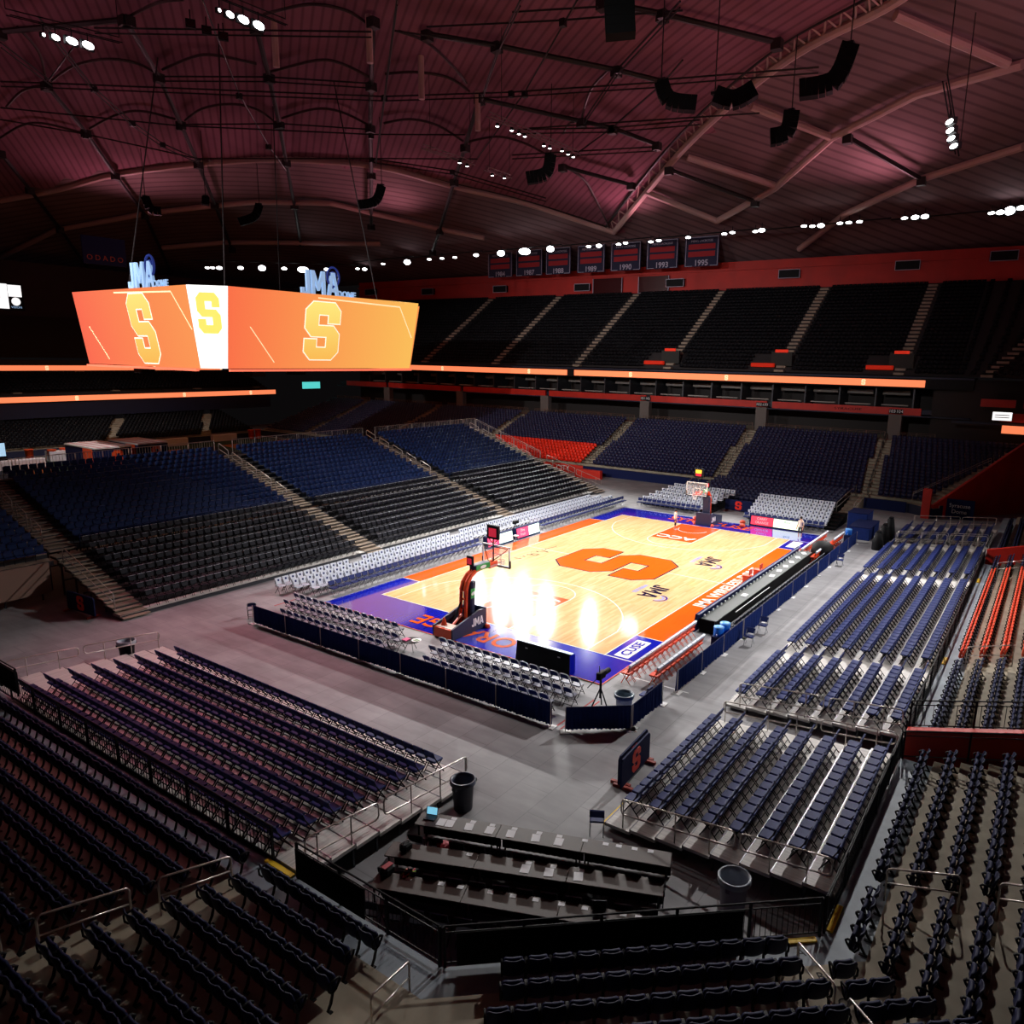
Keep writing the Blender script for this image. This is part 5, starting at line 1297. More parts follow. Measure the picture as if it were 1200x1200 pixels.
# ---- basketball goals
hoopor = mat('hoop_orange', (230, 74, 22), .4); hoopred = mat('hoop_red_pad', (226, 44, 40), .5); padnavy = mat('pad_navy', (30, 36, 66), .55); padgreen = mat('ad_green', (30, 150, 70), .5)
def goal(lab, s, far):
    """S = +1: court lies towards +x of the goal (near basket)"""
    t = thing('basketball_goal', lab, 'basketball hoop', (-13.1*s, 0, 0), 0 if s > 0 else PI)
    # local: backboard plane x = 0, base behind at x from -4.1 to -1.9
    MB().box((-3.15, 0, .1), (2.0, 1.0, .14), hoopor).build('base', t)
    for y in (-.62, .62):
        MB().prism([(-4.25, .06), (-1.75, .06), (-1.75, 1.05), (-2.2, 1.1), (-4.25, .62)], -.05, .05, padnavy, Matrix(((1, 0, 0, 0), (0, 0, 1, y), (0, 1, 0, 0), (0, 0, 0, 1)))).build('side_pad', t)
    MB().box((-4.2, 0, .32), (.1, 1.2, .5), hoopor).build('rear_panel', t)
    MB().box((-3.85, 0, .56), (.6, 1.16, .06), mat('ballast_lid', (214, 196, 180), .6)).build('ballast_lid', t)
    MB().box((-1.72, 0, .6), (.12, 1.35, 1.05), padnavy).build('front_pad', t)
    block_letters('lettering', 'JMA', .42, frame((-2.35, -.675, .55), (1, 0, 0), (0, 0, 1)), whitemat, t, .006, 1.1)
    block_letters('lettering', 'JMA', .42, frame((-2.35, .675, .55), (-1, 0, 0), (0, 0, 1)), whitemat, t, .006, 1.1)
    for y in (-.17, .17): MB().tube([(-2.75, y, .2), (-2.62, y, 2.25)], .09, hoopor, 8).build('mast', t)
    mb = MB()
    for z in (.7, 1.2, 1.7, 2.15): mb.tube([(-2.71, -.17, z), (-2.71, .17, z)], .05, hoopor, 6)
    mb.tube([(-3.9, 0, .3), (-2.8, 0, .9)], .07, hoopor, 6); mb.tube([(-3.4, .2, .25), (-2.7, .15, 1.5)], .05, blackmetal, 6); mb.build('brace', t)
    MB().rbox((-2.3, 0, 1.5), (.36, .62, 1.9), padnavy, .08, TR(0, 0, 0, 0, R(3))).build('mast_pad', t)
    MB().box((-2.3, -.325, 1.95), (.34, .02, .5), padgreen).build('advert', t)
    MB().prism([(.13*math.cos(a)*1.1, .09*math.sin(a)) for a in np.arange(0, 6.2, .4)], 0, .012, whitemat, frame((-2.3, -.337, 1.95), (.95, 0, .3), (-.3, 0, .95))).build('advert_badge', t)
    MB().box((-2.1, 0, 1.45), (.03, .5, .45), mat('ad_red', (220, 40, 40), .5)).build('front_advert', t)
    arm = [(-2.66, 0, 2.15), (-2.5, 0, 2.55), (-2.2, 0, 2.85), (-1.8, 0, 3.02), (-1.0, 0, 3.1), (-.15, 0, 3.12)]
    for y in (-.13, .13): MB().tube([(a, y, b) for a, _, b in arm], [.13, .13, .12, .11, .1, .09], hoopor, 8).build('arm', t)
    MB().rbox((-1.35, 0, 3.14), (1.15, .42, .34), padnavy, .06).build('arm_pad', t)
    for y in (-.222, .222):
        MB().box((-1.35, y, 3.14), (1.1, .02, .3), padgreen).build('advert', t)
        MB().prism([(.24*math.cos(a), .09*math.sin(a)) for a in np.arange(0, 6.2, .35)], -.012, .012, whitemat, Matrix.Translation((-1.35, y*1.03, 3.14)) @ Matrix(((1, 0, 0, 0), (0, 0, 1, 0), (0, 1, 0, 0), (0, 0, 0, 1)))).build('advert_badge', t)
    MB().rbox((-.42, 0, 3.0), (.7, .34, .24), hoopred, .04).build('arm_pad', t)
    text('lettering', 'Spalding', .17, frame((-.45, -.176, 3.0), (1, 0, 0), (0, 0, 1)), whitemat, t)
    # backboard
    MB().box((0, 0, 3.435), (.02, 1.8, 1.05), glass).build('backboard', t)
    mb = MB()
    for y in (-.9, .9): mb.box((-.01, y, 3.435), (.06, .06, 1.11), whitemat if True else silver)
    for z in (2.9, 3.97): mb.box((-.01, 0, z), (.06, 1.86, .06), whitemat)
    for y in (-.305, .305): mb.box((.012, y, 3.28), (.006, .05, .5), whitemat)
    for z in (3.05, 3.51): mb.box((.012, 0, z), (.006, .66, .05), whitemat)
    mb.build('backboard_frame', t)
    mb = MB(); mb.box((0, 0, 2.86), (.1, 1.9, .07), blackpl)
    for y in (-.93, .93): mb.box((0, y, 3.05), (.1, .06, .4), blackpl)
    mb.build('edge_padding', t)
    mb = MB()
    for y in (-.8, .8): mb.tube([(-.6, 0, 3.1), (-.06, y, 3.85)], .025, blackmetal, 6)
    mb.tube([(-.08, -.85, 3.9), (-.08, .85, 3.9)], .025, blackmetal, 6); mb.build('support_brace', t)
    rim = [(.38+.23*math.cos(a), .23*math.sin(a), 3.05) for a in np.arange(0, 2*PI, PI/12)]
    mb = MB(); mb.tube(rim, .012, hoopor, 6, closed=True); mb.box((.08, 0, 3.03), (.16, .16, .06), hoopor); mb.build('rim', t)
    net = MB()
    for i in range(12):
        for d in (1, -1):
            a = i*PI/6; P = [(.38+r*math.cos(a+d*q), r*math.sin(a+d*q), z) for r, q, z in ((.225, 0, 3.04), (.19, .26, 2.9), (.15, .52, 2.76), (.13, .78, 2.62))]
            net.tube(P, .006, whitemat, 3, caps=False)
    net.build('net', t)
    # shot clocks
    for x, z, h in ((-.25, 4.75, .75), (-2.0, 3.55, .5)):
        c = MB().box((x, 0 if x > -1 else .1, z), (.14 if x > -1 else .12, .78 if x > -1 else .4, h), blackpl).build('shot_clock', t)
        for sx in (-1, 1): MB().box((x+sx*.075, 0 if x > -1 else .1, z-.02), (.01, .5 if x > -1 else .28, h*.62), emis('clock_red', (190, 40, 60), .6)).build('clock_face', c)
        if x > -1 and far: MB().box((x+.082, 0, z+.12), (.01, .52, .28), emis('clock_yellow', (250, 200, 60), 1.2)).build('clock_digits', c)
    mb = MB(); mb.tube([(-.25, .0, 3.1), (-.25, 0, 4.4)], .04, blackmetal, 6); mb.tube([(-.25, -.3, 4.35), (-.25, 0, 4.1), (-.25, .3, 4.35)], .025, blackmetal, 6); mb.tube([(-2.0, .1, 2.95), (-2.0, .1, 3.35)], .035, blackmetal, 6); mb.build('clock_stand', t)
    for y in (-.85, .85):
        MB().lathe([(.12, 0), (.15, .12), (.1, .24), (0, .26)], (-1.75, y*.95, 0), hoopor, 10).build('caster', t)
    return t
goal('near basketball hoop on an orange and navy portable goal with green adverts', 1, False)
goal('far basketball hoop on a navy padded goal in front of white chairs', -1, True)
tag(MB().lathe([(.16, 0), (.15, .02), (.04, .4), (0, .42)], (0, 0, 0), orangepl, 14).build('marker_cone', None, loc=(-16.95, .25, .59)), 'small orange cone on the base of the near goal', 'cone')
for i, (x, y) in enumerate(((13.4, 1.5), (14.6, -2.4), (13.2, -2.9))):
    tag(MB().lathe([(.0, 0), (.22, .03), (.26, .14), (.18, .26), (0, .28)], (0, 0, 0), orangepl, 14).build('floor_bag', None, loc=(x+3.2, y, .04)), f'small orange bag on the floor by the far goal, {nth(i+1)} of three', 'bag')
t = thing('ball_rack', 'orange topped ball rack beside the right far white chairs', 'rack', (23.8, -10.4, 0)); MB().rbox((0, 0, 1.1), (.7, .8, .5), orangepl, .08).build('top', t)
for sx in (-.25, .25): MB().box((sx, 0, .42), (.05, .6, .85), blackmetal).build('leg', t)

# ---- people
def person(lab, loc, rz, pose):
    t = thing('person', lab, 'person', loc, rz)
    V = [(0, 0, .98), (0, 0, 1.12), (.0, 0, 1.32), (.01, 0, 1.46), (.02, 0, 1.54), (.03, 0, 1.62), (.04, 0, 1.72)]
    E = [(i, i+1) for i in range(6)]; Rd = [.15, .135, .155, .13, .06, .085, .085]
    def chain(start, pts, rad):
        p = start
        for q, r in zip(pts, rad): V.append(q); Rd.append(r); E.append((p, len(V)-1)); p = len(V)-1
        return p
    for s in (1, -1):
        h = chain(0, [(0, .1*s, .92), (.02+pose*s*.05, .11*s, .5), (-.02+pose*s*.08, .115*s, .1)], (.105, .065, .045)); chain(h, [(.14+pose*s*.08, .12*s, .05)], (.04,))
        a = chain(3, [(0, .19*s, 1.42), (-.03, .24*s, 1.14), (.1, .25*s, .92), (.13, .25*s, .84)], (.065, .048, .036, .034))
        for f in range(4): chain(a, [(.16, .25*s+(f-1.5)*.02, .78), (.17, .25*s+(f-1.5)*.022, .73-.01*(f % 2))], (.011, .009))
        chain(a, [(.17, .22*s, .81), (.19, .205*s, .78)], (.012, .01))
    me = bpy.data.meshes.new('body'); me.from_pydata(V, E, []); o = bpy.data.objects.new('body', me); COL.objects.link(o)
    sk = o.modifiers.new('skin', 'SKIN'); sv = me.skin_vertices[0].data
    for i, r in enumerate(Rd): sv[i].radius = (r, r)
    sv[0].use_root = True
    ss = o.modifiers.new('sub', 'SUBSURF'); ss.levels = 1; ss.render_levels = 1
    dg = bpy.context.evaluated_depsgraph_get(); m2 = bpy.data.meshes.new_from_object(o.evaluated_get(dg)); bpy.data.objects.remove(o)
    shirt = mat('pale_shirt', (222, 208, 196), .8); shorts = mat('dark_shorts', (26, 24, 32), .8); shoe = mat('white_shoes', (220, 220, 220), .6)
    for M in (skin, shirt, shorts, shoe): m2.materials.append(M)
    for p in m2.polygons:
        c = p.center; p.use_smooth = True
        p.material_index = 0 if c.z > 1.5 or (abs(c.y) > .17 and c.z < 1.12) else 1 if c.z > .95 else 2 if c.z > .45 else 0 if c.z > .12 else 3
    b = bpy.data.objects.new('body', m2); COL.objects.link(b); b.parent = t
    MB().lathe([(.1, 1.62), (.108, 1.68), (.095, 1.76), (.05, 1.80), (0, 1.81)], (.015, 0, 0), hairm, 14).build('hair', t, True)
    mb = MB(); mb.box((.125, 0, 1.655), (.03, .025, .045), skin)
    for y in (-.035, .035): mb.box((.115, y, 1.685), (.02, .022, .012), blackpl)
    mb.box((.115, 0, 1.61), (.015, .05, .01), mat('lips', (150, 80, 76), .6)); mb.build('face', t)
person('standing person in pale shirt and dark shorts under the far basket', (11.7, 1.15, .045), R(-60), .6)
person('standing person in pale shirt and dark shorts in front of the right far board', (15.3, -8.1, .045), R(170), 0)

# ================================================================== hanging things
def screen_mat(name, a, b, s=1.0):
    """lit LED panel with a left to right colour sweep"""
    M = bpy.data.materials.new(name); M.use_nodes = True; nt = M.node_tree; B = nt.nodes['Principled BSDF']
    tc = nt.nodes.new('ShaderNodeTexCoord'); sp = nt.nodes.new('ShaderNodeSeparateXYZ'); r = nt.nodes.new('ShaderNodeValToRGB')
    nt.links.new(tc.outputs['Generated'], sp.inputs[0]); nt.links.new(sp.outputs[AX], r.inputs['Fac'])
    r.color_ramp.elements[0].color = (*lin(a), 1); r.color_ramp.elements[1].color = (*lin(b), 1)
    B.inputs['Base Color'].default_value = (.02, .02, .02, 1); B.inputs['Specular IOR Level'].default_value = .1
    nt.links.new(r.outputs['Color'], B.inputs['Emission Color']); B.inputs['Emission Strength'].default_value = s
    return M
AX = 0; scrR = screen_mat('scoreboard_screen_side', (250, 112, 72), (250, 190, 90))
AX = 1; scrL = screen_mat('scoreboard_screen_end', (250, 150, 80), (250, 104, 76))
AX = 2; sgrad = screen_mat('screen_emblem', (250, 186, 84), (255, 232, 124)); sw = emis('screen_white', (255, 255, 255), 1.05); sout = emis('screen_outline', (255, 246, 224), 1.0); sgold = emis('screen_gold', (252, 204, 96), 1.0); sline = emis('screen_line', (255, 226, 176), 1.0); sorange = emis('ribbon_orange', (253, 136, 90), 1.0)
sb = thing('scoreboard', 'large hanging orange video scoreboard with a glowing block S on each face', 'scoreboard', (0, 0, 0))
bot = [(-.2, 44, 12.2), (24.1, 44, 12.2), (26, 45.8, 12.2), (26, 67, 12.2), (24, 69.5, 12.2), (-.2, 69.5, 12.2), (-1.94, 68.0, 12.2), (-1.94, 45.75, 12.2)]
top = [(-.53, 42.5, 19.85), (24.4, 42.5, 19.95), (27.3, 45.2, 19.85), (27.3, 67, 19.85), (24.4, 71, 19.85), (-.5, 71, 19.85), (-3.1, 67.6, 19.85), (-3.1, 45.1, 19.85)]
C0 = Vector((12, 56.7, 16))
mb = MB(); sh = lambda p, k: tuple(C0+(Vector(p)-C0)*k)
B2 = [sh(p, .985) for p in bot]; T2 = [sh(p, .985) for p in top]
for i in range(8): j = (i+1) % 8; mb.quad(B2[i], B2[j], T2[j], T2[i], blackpl)
mb.add(B2, [tuple(range(7, -1, -1))], blackpl); mb.add(T2, [tuple(range(8))], blackpl); mb.build('cabinet', sb)
def panel(a, b, M, name='screen'):
    q = MB(); A, B, Ct, D = (Vector(p) for p in (bot[a], bot[b], top[b], top[a])); n = (B-A).cross(D-A).normalized()*.08
    v = [A, B, Ct, D]; w = [p-n for p in v]
    q.add([tuple(p) for p in v+w], [(0, 1, 2, 3), (7, 6, 5, 4), (0, 4, 5, 1), (1, 5, 6, 2), (2, 6, 7, 3), (3, 7, 4, 0)], M); return q.build(name, sb)
panel(0, 1, scrR); panel(7, 0, sw); panel(6, 7, scrL); panel(2, 3, scrL); panel(4, 5, scrR)
def face(a, b):
    A, B, Ct, D = (Vector(p) for p in (bot[a], bot[b], top[b], top[a])); c = (A+B+Ct+D)/4; return frame(c, B-A, (D+Ct-A-B)), (B-A).length
for a, b, sc, sy, dx, dy, w in ((0, 1, .78, .8, -1.35, .1, 1), (6, 7, .74, .9, 2.1, -.1, 1), (7, 0, .36, .5, 0, 1.35, 1.0)):
    T, L = face(a, b)
    if a != 7:
        q = MB(); tri_prism(q, [(x*sc+dx, y*sy+dy) for x, y in grow(SPOLY, .14)], .01, .03, sout, T); q.build('emblem_outline', sb)
    q = MB(); tri_prism(q, [(x*sc+dx, y*sy+dy) for x, y in SPOLY], .01, .05, sgrad if a != 7 else sgold, T); q.build('emblem', sb)
    if a != 7:
        q = MB(); X = L/2
        for p0, p1, wd in (((-X*.18, 3.55), (X*.78, 3.35), .07), ((X*.78, 3.35), (X*.98, -.2), .05), ((-X*.82, .2), (-X*.58, -3.3), .04)):
            d = Vector((p1[0]-p0[0], p1[1]-p0[1])).normalized()*wd; q.prism([(p0[0]-d.y, p0[1]+d.x), (p0[0]+d.y, p0[1]-d.x), (p1[0]+d.y, p1[1]-d.x), (p1[0]-d.y, p1[1]+d.x)], .01, .03, sline, T)
        q.build('graphic_line', sb)
q = MB(); q.box((12, 43.8, 12.02), (24.3, .3, .22), emis('lower_strip', (250, 120, 90), 1.0)); q.box((-2.1, 57, 12.02), (.3, 22, .22), emis('lower_strip', (250, 120, 90), 1.0)); q.build('lower_strip', sb)
q = MB()
for x, y in ((4, 46), (20, 46), (24, 58), (0, 60), (12, 50)): q.rbox((x, y, 11.7), (1.6, 1.6, .7), blackpl, .1)
q.build('underside_box', sb)
signblue = emis('sign_blue', (150, 185, 225), .75); signnavy = emis('sign_navy', (40, 56, 130), .5)
for lab, org, rt in (('pale blue letters JMA with a ring above the right scoreboard face', (10.9, 43.6, 21.2), (1, 0, 0)), ('pale blue letters JMA with a ring above the left scoreboard face', (-2.4, 54.2, 21.2), (0, -1, 0))):
    t = thing('rooftop_letters', lab, 'sign', org); 
    block_letters('lettering', 'JMA', 2.6, frame((0, 0, -.1), rt, (0, 0, 1)), signblue, t, .12, .98)
    text('small_lettering', 'DOME', .9, frame(tuple(Vector(rt)*3.5+Vector((0, 0, -1.0))), rt, (0, 0, 1)), signblue, t, off=.02, ext=.08)
    T = frame(tuple(Vector(rt)*1.75+Vector((0, 0, .75))), rt, (0, 0, 1)); q = MB()
    q.tube([(.8*math.cos(a), 1.0*math.sin(a), 0) for a in np.arange(0, 2*PI, PI/14)], .12, signnavy, 6, T, closed=True); q.tube([(.48*math.cos(a), .6*math.sin(a)-.1, 0) for a in np.arange(.3, PI-.2, PI/14)], .1, signnavy, 6, T); q.build('ring', t)
    q = MB()
    for x in (-2.4, 2.4): q.box(tuple(Vector(rt)*x+Vector((0, 0, -1.2))), (.12, .12, .8), blackmetal)
    q.build('post', t)
o = tag(MB().box((0, 0, 0), (5.2, .2, 3.4), navycloth).build('hanging_banner', None, loc=(6.6, 80, 26)), 'dark blue banner hanging high behind the left scoreboard letters', 'banner')
text('lettering', 'O D A D O', .9, frame((-0, -.12, -.9), (1, 0, 0), (0, 0, 1)), mat('banner_orange', (150, 70, 50), .7), o)
for i, (x, y) in enumerate(((2, 47), (22, 47), (2, 66), (22, 66))):
    struct(MB().tube([(x, y, 20.0), (x*.7+4, y*.6+22, zr(x*.7+4, y*.6+22)-.3)], .07, cablem, 5).build('roof_hoist_beam'))

# LED ribbons
for lab, c, d in (('long orange light ribbon along the far upper deck, right part', (48.55, 12.1, 11.72), (.2, 46.6, .78)), ('long orange light ribbon along the far upper deck, left part', (48.55, 61.2, 11.72), (.2, 49.0, .78)),
                  ('orange light ribbon on the end stand deck, lower of two at left', (0, 95.4, 6.75), (82, .2, .75)), ('orange light ribbon on the end stand deck, upper of two at left', (-8, 103.9, 10.85), (88, .2, .75))):
    t = thing('led_ribbon', lab, 'light ribbon', c); MB().box((0, 0, 0), d, sorange).build('screen', t); MB().box((.15 if d[0] < 1 else 0, .15 if d[1] < 1 else 0, 0), (d[0]+.05 if d[0] < 1 else d[0], d[1]+.05 if d[1] < 1 else d[1], d[2]+.16), blackpl).build('housing', t)
    if d[0] < 1:
        for yy in (-d[1]*.36, .0, d[1]*.3):
            q = MB(); tri_prism(q, [(x*.08, y*.085) for x, y in SPOLY], .0, .01, sline, frame((-d[0]/2-.002, yy, 0), (0, -1, 0), (0, 0, 1))); q.build('emblem', t)
    else:
        for xx in (8, 24, 36): q = MB(); tri_prism(q, [(x*.08, y*.085) for x, y in SPOLY], 0, .01, sline, frame((xx-c[0], -.105, 0), (1, 0, 0), (0, 0, 1))); q.build('emblem', t)
t = thing('led_ribbon', 'short orange light ribbon on the right-hand deck at picture edge', 'light ribbon', (46.1, -21.0, 7.4)); MB().box((0, 0, 0), (.2, 3.4, .8), sorange).build('screen', t)
t = thing('wall_screen', 'small white lit screen on the wall above the right far corner', 'screen', (45.9, -19.2, 8.75)); MB().box((0, 0, 0), (.14, 1.75, .85), sw).build('screen', t); MB().box((.05, 0, 0), (.12, 1.85, .95), blackpl).build('bezel', t)
for i in range(2): MB().box((-.075, .0, .12-.24*i), (.006, 1.3, .08), mat('screen_grey', (170, 170, 176), .5)).build('lettering_line', t)
t = thing('wall_screen', 'small turquoise lit screen at the far left corner of the bowl', 'screen', (45.5, 91, 8.0)); MB().box((0, 0, 0), (3.8, .16, 1.2), emis('screen_turquoise', (90, 220, 214), .9)).build('screen', t); MB().box((0, .1, 0), (4, .12, 1.4), blackpl).build('bezel', t)
t = thing('end_scoreboard', 'white and red lit board cut off by the picture edge at far left', 'scoreboard', (5.5, 110, 21.3)); MB().box((-3, .2, 0), (12, .3, 4), blackpl).build('cabinet', t)
MB().box((-1.0, 0, 0), (3.9, .1, 3.6), sw).build('screen', t); MB().box((-1.2, -.08, .5), (2.2, .06, 1.6), emis('screen_red', (240, 64, 84), 1.0)).build('screen', t); MB().box((1.9, 0, .85), (1.7, .1, 1.7), sw).build('screen', t)
MB().lathe([(.6, 0), (0, 0.02)], (0, 0, 0), sw, 20, frame((1.9, -.06, -.7), (1, 0, 0), (0, 0, 1))).build('badge', t); text('lettering', 'VISION', .45, frame((1.9, -.06, -1.55), (1, 0, 0), (0, 0, 1)), signblue, t)

# championship banners on the far facade
bn = mat('banner_navy', (26, 24, 56), .8); bt = mat('banner_lettering', (176, 168, 188), .8); br_ = mat('banner_red', (150, 24, 34), .8)
for i, (y0, y1, yr) in enumerate(((65.3, 59.8, '1984'), (59.0, 53.3, '1987'), (52.6, 47.5, '1988'), (46.2, 40.9, '1989'), (39.8, 34.3, '1990'), (33.3, 27.9, '1993'), (26.8, 21.3, '1995'))):
    t = thing('championship_banner', f'navy and red banner on the far facade with the year {yr}', 'banner', (64.7, (y0+y1)/2-.4, 29.75), group='championship banners'); w = y0-y1
    MB().box((0, 0, 0), (.08, w, 4.3), bn).build('cloth', t)
    q = MB()
    for y in (-w/2+.18, w/2-.18): q.box((-.05, y, 0), (.02, .07, 4.1), bt)
    q.box((-.05, 0, 2.05), (.02, w-.3, .07), bt); q.box((-.05, w/2-.75, -2.05), (.02, 1.15, .07), bt); q.box((-.05, -w/2+.75, -2.05), (.02, 1.15, .07), bt); q.build('border', t)
    q = MB(); q.box((-.05, 0, .7), (.02, w-1.2, .75), br_); q.box((-.05, 0, -.35), (.02, w-1.2, .75), br_); q.build('red_lettering_band', t)
    text('year', yr, 1.15, frame((-.06, 0, -1.65), (0, -1, 0), (0, 0, 1)), bt, t, off=.02); text('lettering', "MEN'S LACROSSE", .46, frame((-.06, 0, 1.5), (0, -1, 0), (0, 0, 1)), bt, t)
for i, (y, z) in enumerate(((99, 26.4), (82.7, 26), (64.5, 25.9), (46.6, 25.6), (29.2, 25.7), (11.1, 26.3), (-4.7, 26.7), (-15.8, 27.3))):
    t = thing('facade_heater', f'black box with a pale rim on the red facade, {nth(8-i)} from the right', 'heater', (67.78, y, z), group='boxes on the red facade')
    MB().box((0, 0, 0), (.6, 3.0, 1.1), blackpl).build('body', t); q = MB(); 
    for zz in (-.58, .58): q.box((-.3, 0, zz), (.06, 3.1, .08), bt)
    for yy in (-1.52, 1.52): q.box((-.3, yy, 0), (.06, .08, 1.2), bt)
    q.build('rim', t)
for i, (y, w) in enumerate(((41.7, 5.6), (33.1, 5.4))):
    t = thing('facade_window', f'dark red framed booth window in the facade, {("left", "right")[i]} of two', 'window', (67.9, y, 25.4)); MB().box((0, 0, 0), (.3, w, 3.0), mat('booth_glass', (60, 14, 18), .2)).build('pane', t); q = MB(); q.box((-.2, 0, -1.3), (.08, w, .55), bt); q.box((-.2, w/2, 0), (.08, .1, 3), bt); q.box((-.2, -w/2, 0), (.08, .1, 3), bt); q.build('frame', t)
# entrances low in the upper deck
for i, y in enumerate((21.0, 5.7, -8.2)):
    t = thing('deck_entrance', f'dim lit entrance with red edges low in the upper deck, {nth(3-i)} from the right', 'entrance', (50.4, y, 13.4)); MB().box((0, 0, .8), (.4, 2.6, 1.7), mat('entrance_dark', (40, 40, 38), .8)).build('opening', t)
    MB().box((-.3, .0, 1.75), (.1, 1.6, .35), emis('exit_red', (220, 50, 30), .5)).build('lit_sign', t); MB().rbox((-.6, 2.2, .0), (.5, 3.0, .5), emis('red_edge', (200, 40, 20), .35), .1).build('red_edge', t)

# line arrays
SPK = [([(14.4, 5.5, 35.3), (14.7, 4.8, 34.0), (15.7, 3.0, 33.7)], 1.22), ([(16.5, 1.8, 34.4), (17.1, .4, 34.0), (17.7, -1.0, 34.7)], 1.35), ([(17.2, -8.2, 36.3), (16.9, -7.3, 34.0), (16.3, -5.0, 33.6)], 1.37),
       ([(27.6, -.8, 35.7), (27.5, -.5, 34.0), (27.0, .8, 33.6)], 1.5), ([(29.6, 26.8, 35.9), (29.3, 27.2, 34.0), (28.1, 29.0, 33.4)], 1.4), ([(15.2, 85.2, 34.5), (15.7, 84.9, 33.0), (16.8, 84.3, 32.8)], 1.2),
       ([(27.0, 76.5, 34.7), (26.3, 76.9, 33.0), (24.6, 78.1, 32.1)], 1.2), ([(27.8, 51.9, 34.9), (27.2, 52.5, 33.0), (25.7, 53.9, 32.4)], 1.2), ([(17.8, 74.9, 34.0), (17.75, 74.9, 33.4), (17.7, 74.9, 33.0)], 1.0), ([(-6.8, -2.9, 33.4), (-6.75, -2.9, 31.5), (-6.7, -3.0, 30.0)], 1.66)]
spkl = ['right of the middle top, under two crossing cables', 'between two others near the right truss', 'largest one, below the white truss at upper right', 'lowest of the four under the right truss', 'above the row of banners', 'above the left scoreboard letters', 'above the right scoreboard letters, smallest curve', 'left of the centre, above the lamp row', 'tiny single box at upper left', 'big straight one cut off by the top edge']
spkm = mat('speaker_black', (5, 5, 6), .7, spec=.1)
for (P, w), lab in zip(SPK, spkl):
    P = smooth_line(P, 6); P = [Vector(p) for p in P]; t = thing('line_array_speaker', f'black hanging curved loudspeaker array, {lab}', 'loudspeaker', tuple(P[0]))
    L = sum((b-a).length for a, b in zip(P, P[1:])); n = max(2, int(L/.42)); side = Vector((P[-1].x-CAM[0], P[-1].y-CAM[1], 0)).normalized()
    acc = [0]
    for a, b in zip(P, P[1:]): acc.append(acc[-1]+(b-a).length)
    def at(s):
        for i in range(len(P)-1):
            if s <= acc[i+1]+1e-6: f = (s-acc[i])/(acc[i+1]-acc[i]); return P[i].lerp(P[i+1], f), (P[i+1]-P[i]).normalized()
        return P[-1], (P[-1]-P[-2]).normalized()
    for i in range(n):
        c, d = at(L*(i+.5)/n); T = frame(tuple(c-P[0]), d, side)
        MB().box((0, 0, 0), (L/n*.98, 1.0, w*.92), spkm, T).build('cabinet', t)
    MB().box((0, 0, .12), (.5, .5, .2), blackmetal).build('rigging_frame', t)
    top_z = zr(P[0].x, P[0].y)-P[0].z-.25
    MB().tube([(0, 0, .2), (0, 0, top_z)], .05, cablem, 5).build('hang_cable', t)

# lamps
lampw = emis('lamp_lens', (255, 255, 255), 10.0); lampb = emis('lamp_lens_bright', (250, 252, 255), 14.0)
LAMPS = [(29.5, 95, 27.1, 1), (30.4, 95, 27.2, 1), (31.6, 95, 27.3, 2), (35.5, 95, 27.7, 2), (39.6, 95, 28.1, 3), (44.1, 95, 28.5, 2), (48.1, 95, 28.7, 4), (53.4, 95, 29.3, 2), (60.9, 95, 30.2, 1), (62.7, 95, 30.3, 2), (60, 86.8, 30.6, 1), (60, 80.4, 30.6, 3), (60, 74.8, 30.8, 1), (60, 71.7, 30.8, 1), (60, 68.6, 30.8, 1), (60, 63.7, 30.9, 2), (60, 58.2, 30.9, 3), (60, 53.2, 30.9, 4), (60, 48, 31, 3), (60, 40.7, 30.9, 1), (60, 38.8, 30.9, 2), (60, 35.3, 30.9, 1), (60, 34.1, 31, 1), (60, 29.8, 30.9, 1), (60, 28.5, 31, 1), (60, 23.8, 31.1, 1), (60, 18.3, 31.2, 1), (60, 17.1, 31.3, 1), (60, 13.8, 31.2, 1), (60, 12.9, 31.3, 2), (60, 7.2, 31.4, 1), (60, 6.1, 31.3, 1), (60, 5, 31.3, 2), (60, 2.6, 31.4, 1), (60, 1.5, 31.4, 1), (60, .2, 31.4, 1), (60, -5.1, 31.4, 1), (60, -6.3, 31.4, 2), (60, -7.4, 31.4, 2), (60, -14.5, 31.2, 1), (60, -15.4, 31.2, 2), (60, -16.3, 31.3, 3), (60, -17.4, 31.5, 2)]
def flood(lab, loc, aim, w, h, lens, group=None, name='floodlight'):
    t = thing(name, lab, 'floodlight', loc, group=group); d = (Vector(aim)-Vector(loc)).normalized(); T = frame((0, 0, 0), Vector((0, 0, 1)).cross(d), (0, 0, 1))
    sgn = 1 if (T.to_3x3() @ Vector((0, 0, 1))).dot(d) > 0 else -1
    MB().box((0, 0, -sgn*.16), (w+.12, h+.12, .28), blackpl, T).build('housing', t); MB().prism([(w/2*math.cos(a), h/2*math.sin(a)) for a in np.arange(0, 6.2, PI/8)], -.025, .025, lens, T).build('lens', t)
    q = MB(); q.tube([(0, 0, h/2), (0, 0, h/2+.7)], .05, blackmetal, 5); q.build('bracket', t); return t
for i, (x, y, z, s) in enumerate(LAMPS):
    w, h = {1: (.75, .3), 2: (.9, .5), 3: (1.2, .9), 4: (1.9, 1.0)}[s]
    flood(f'white floodlight in the long row below the roof edge, {nth(i+1)} from the left', (x, y, z), (0, 0, 0), w, h, lampb if s > 2 else lampw, 'row of floodlights under the roof edge')
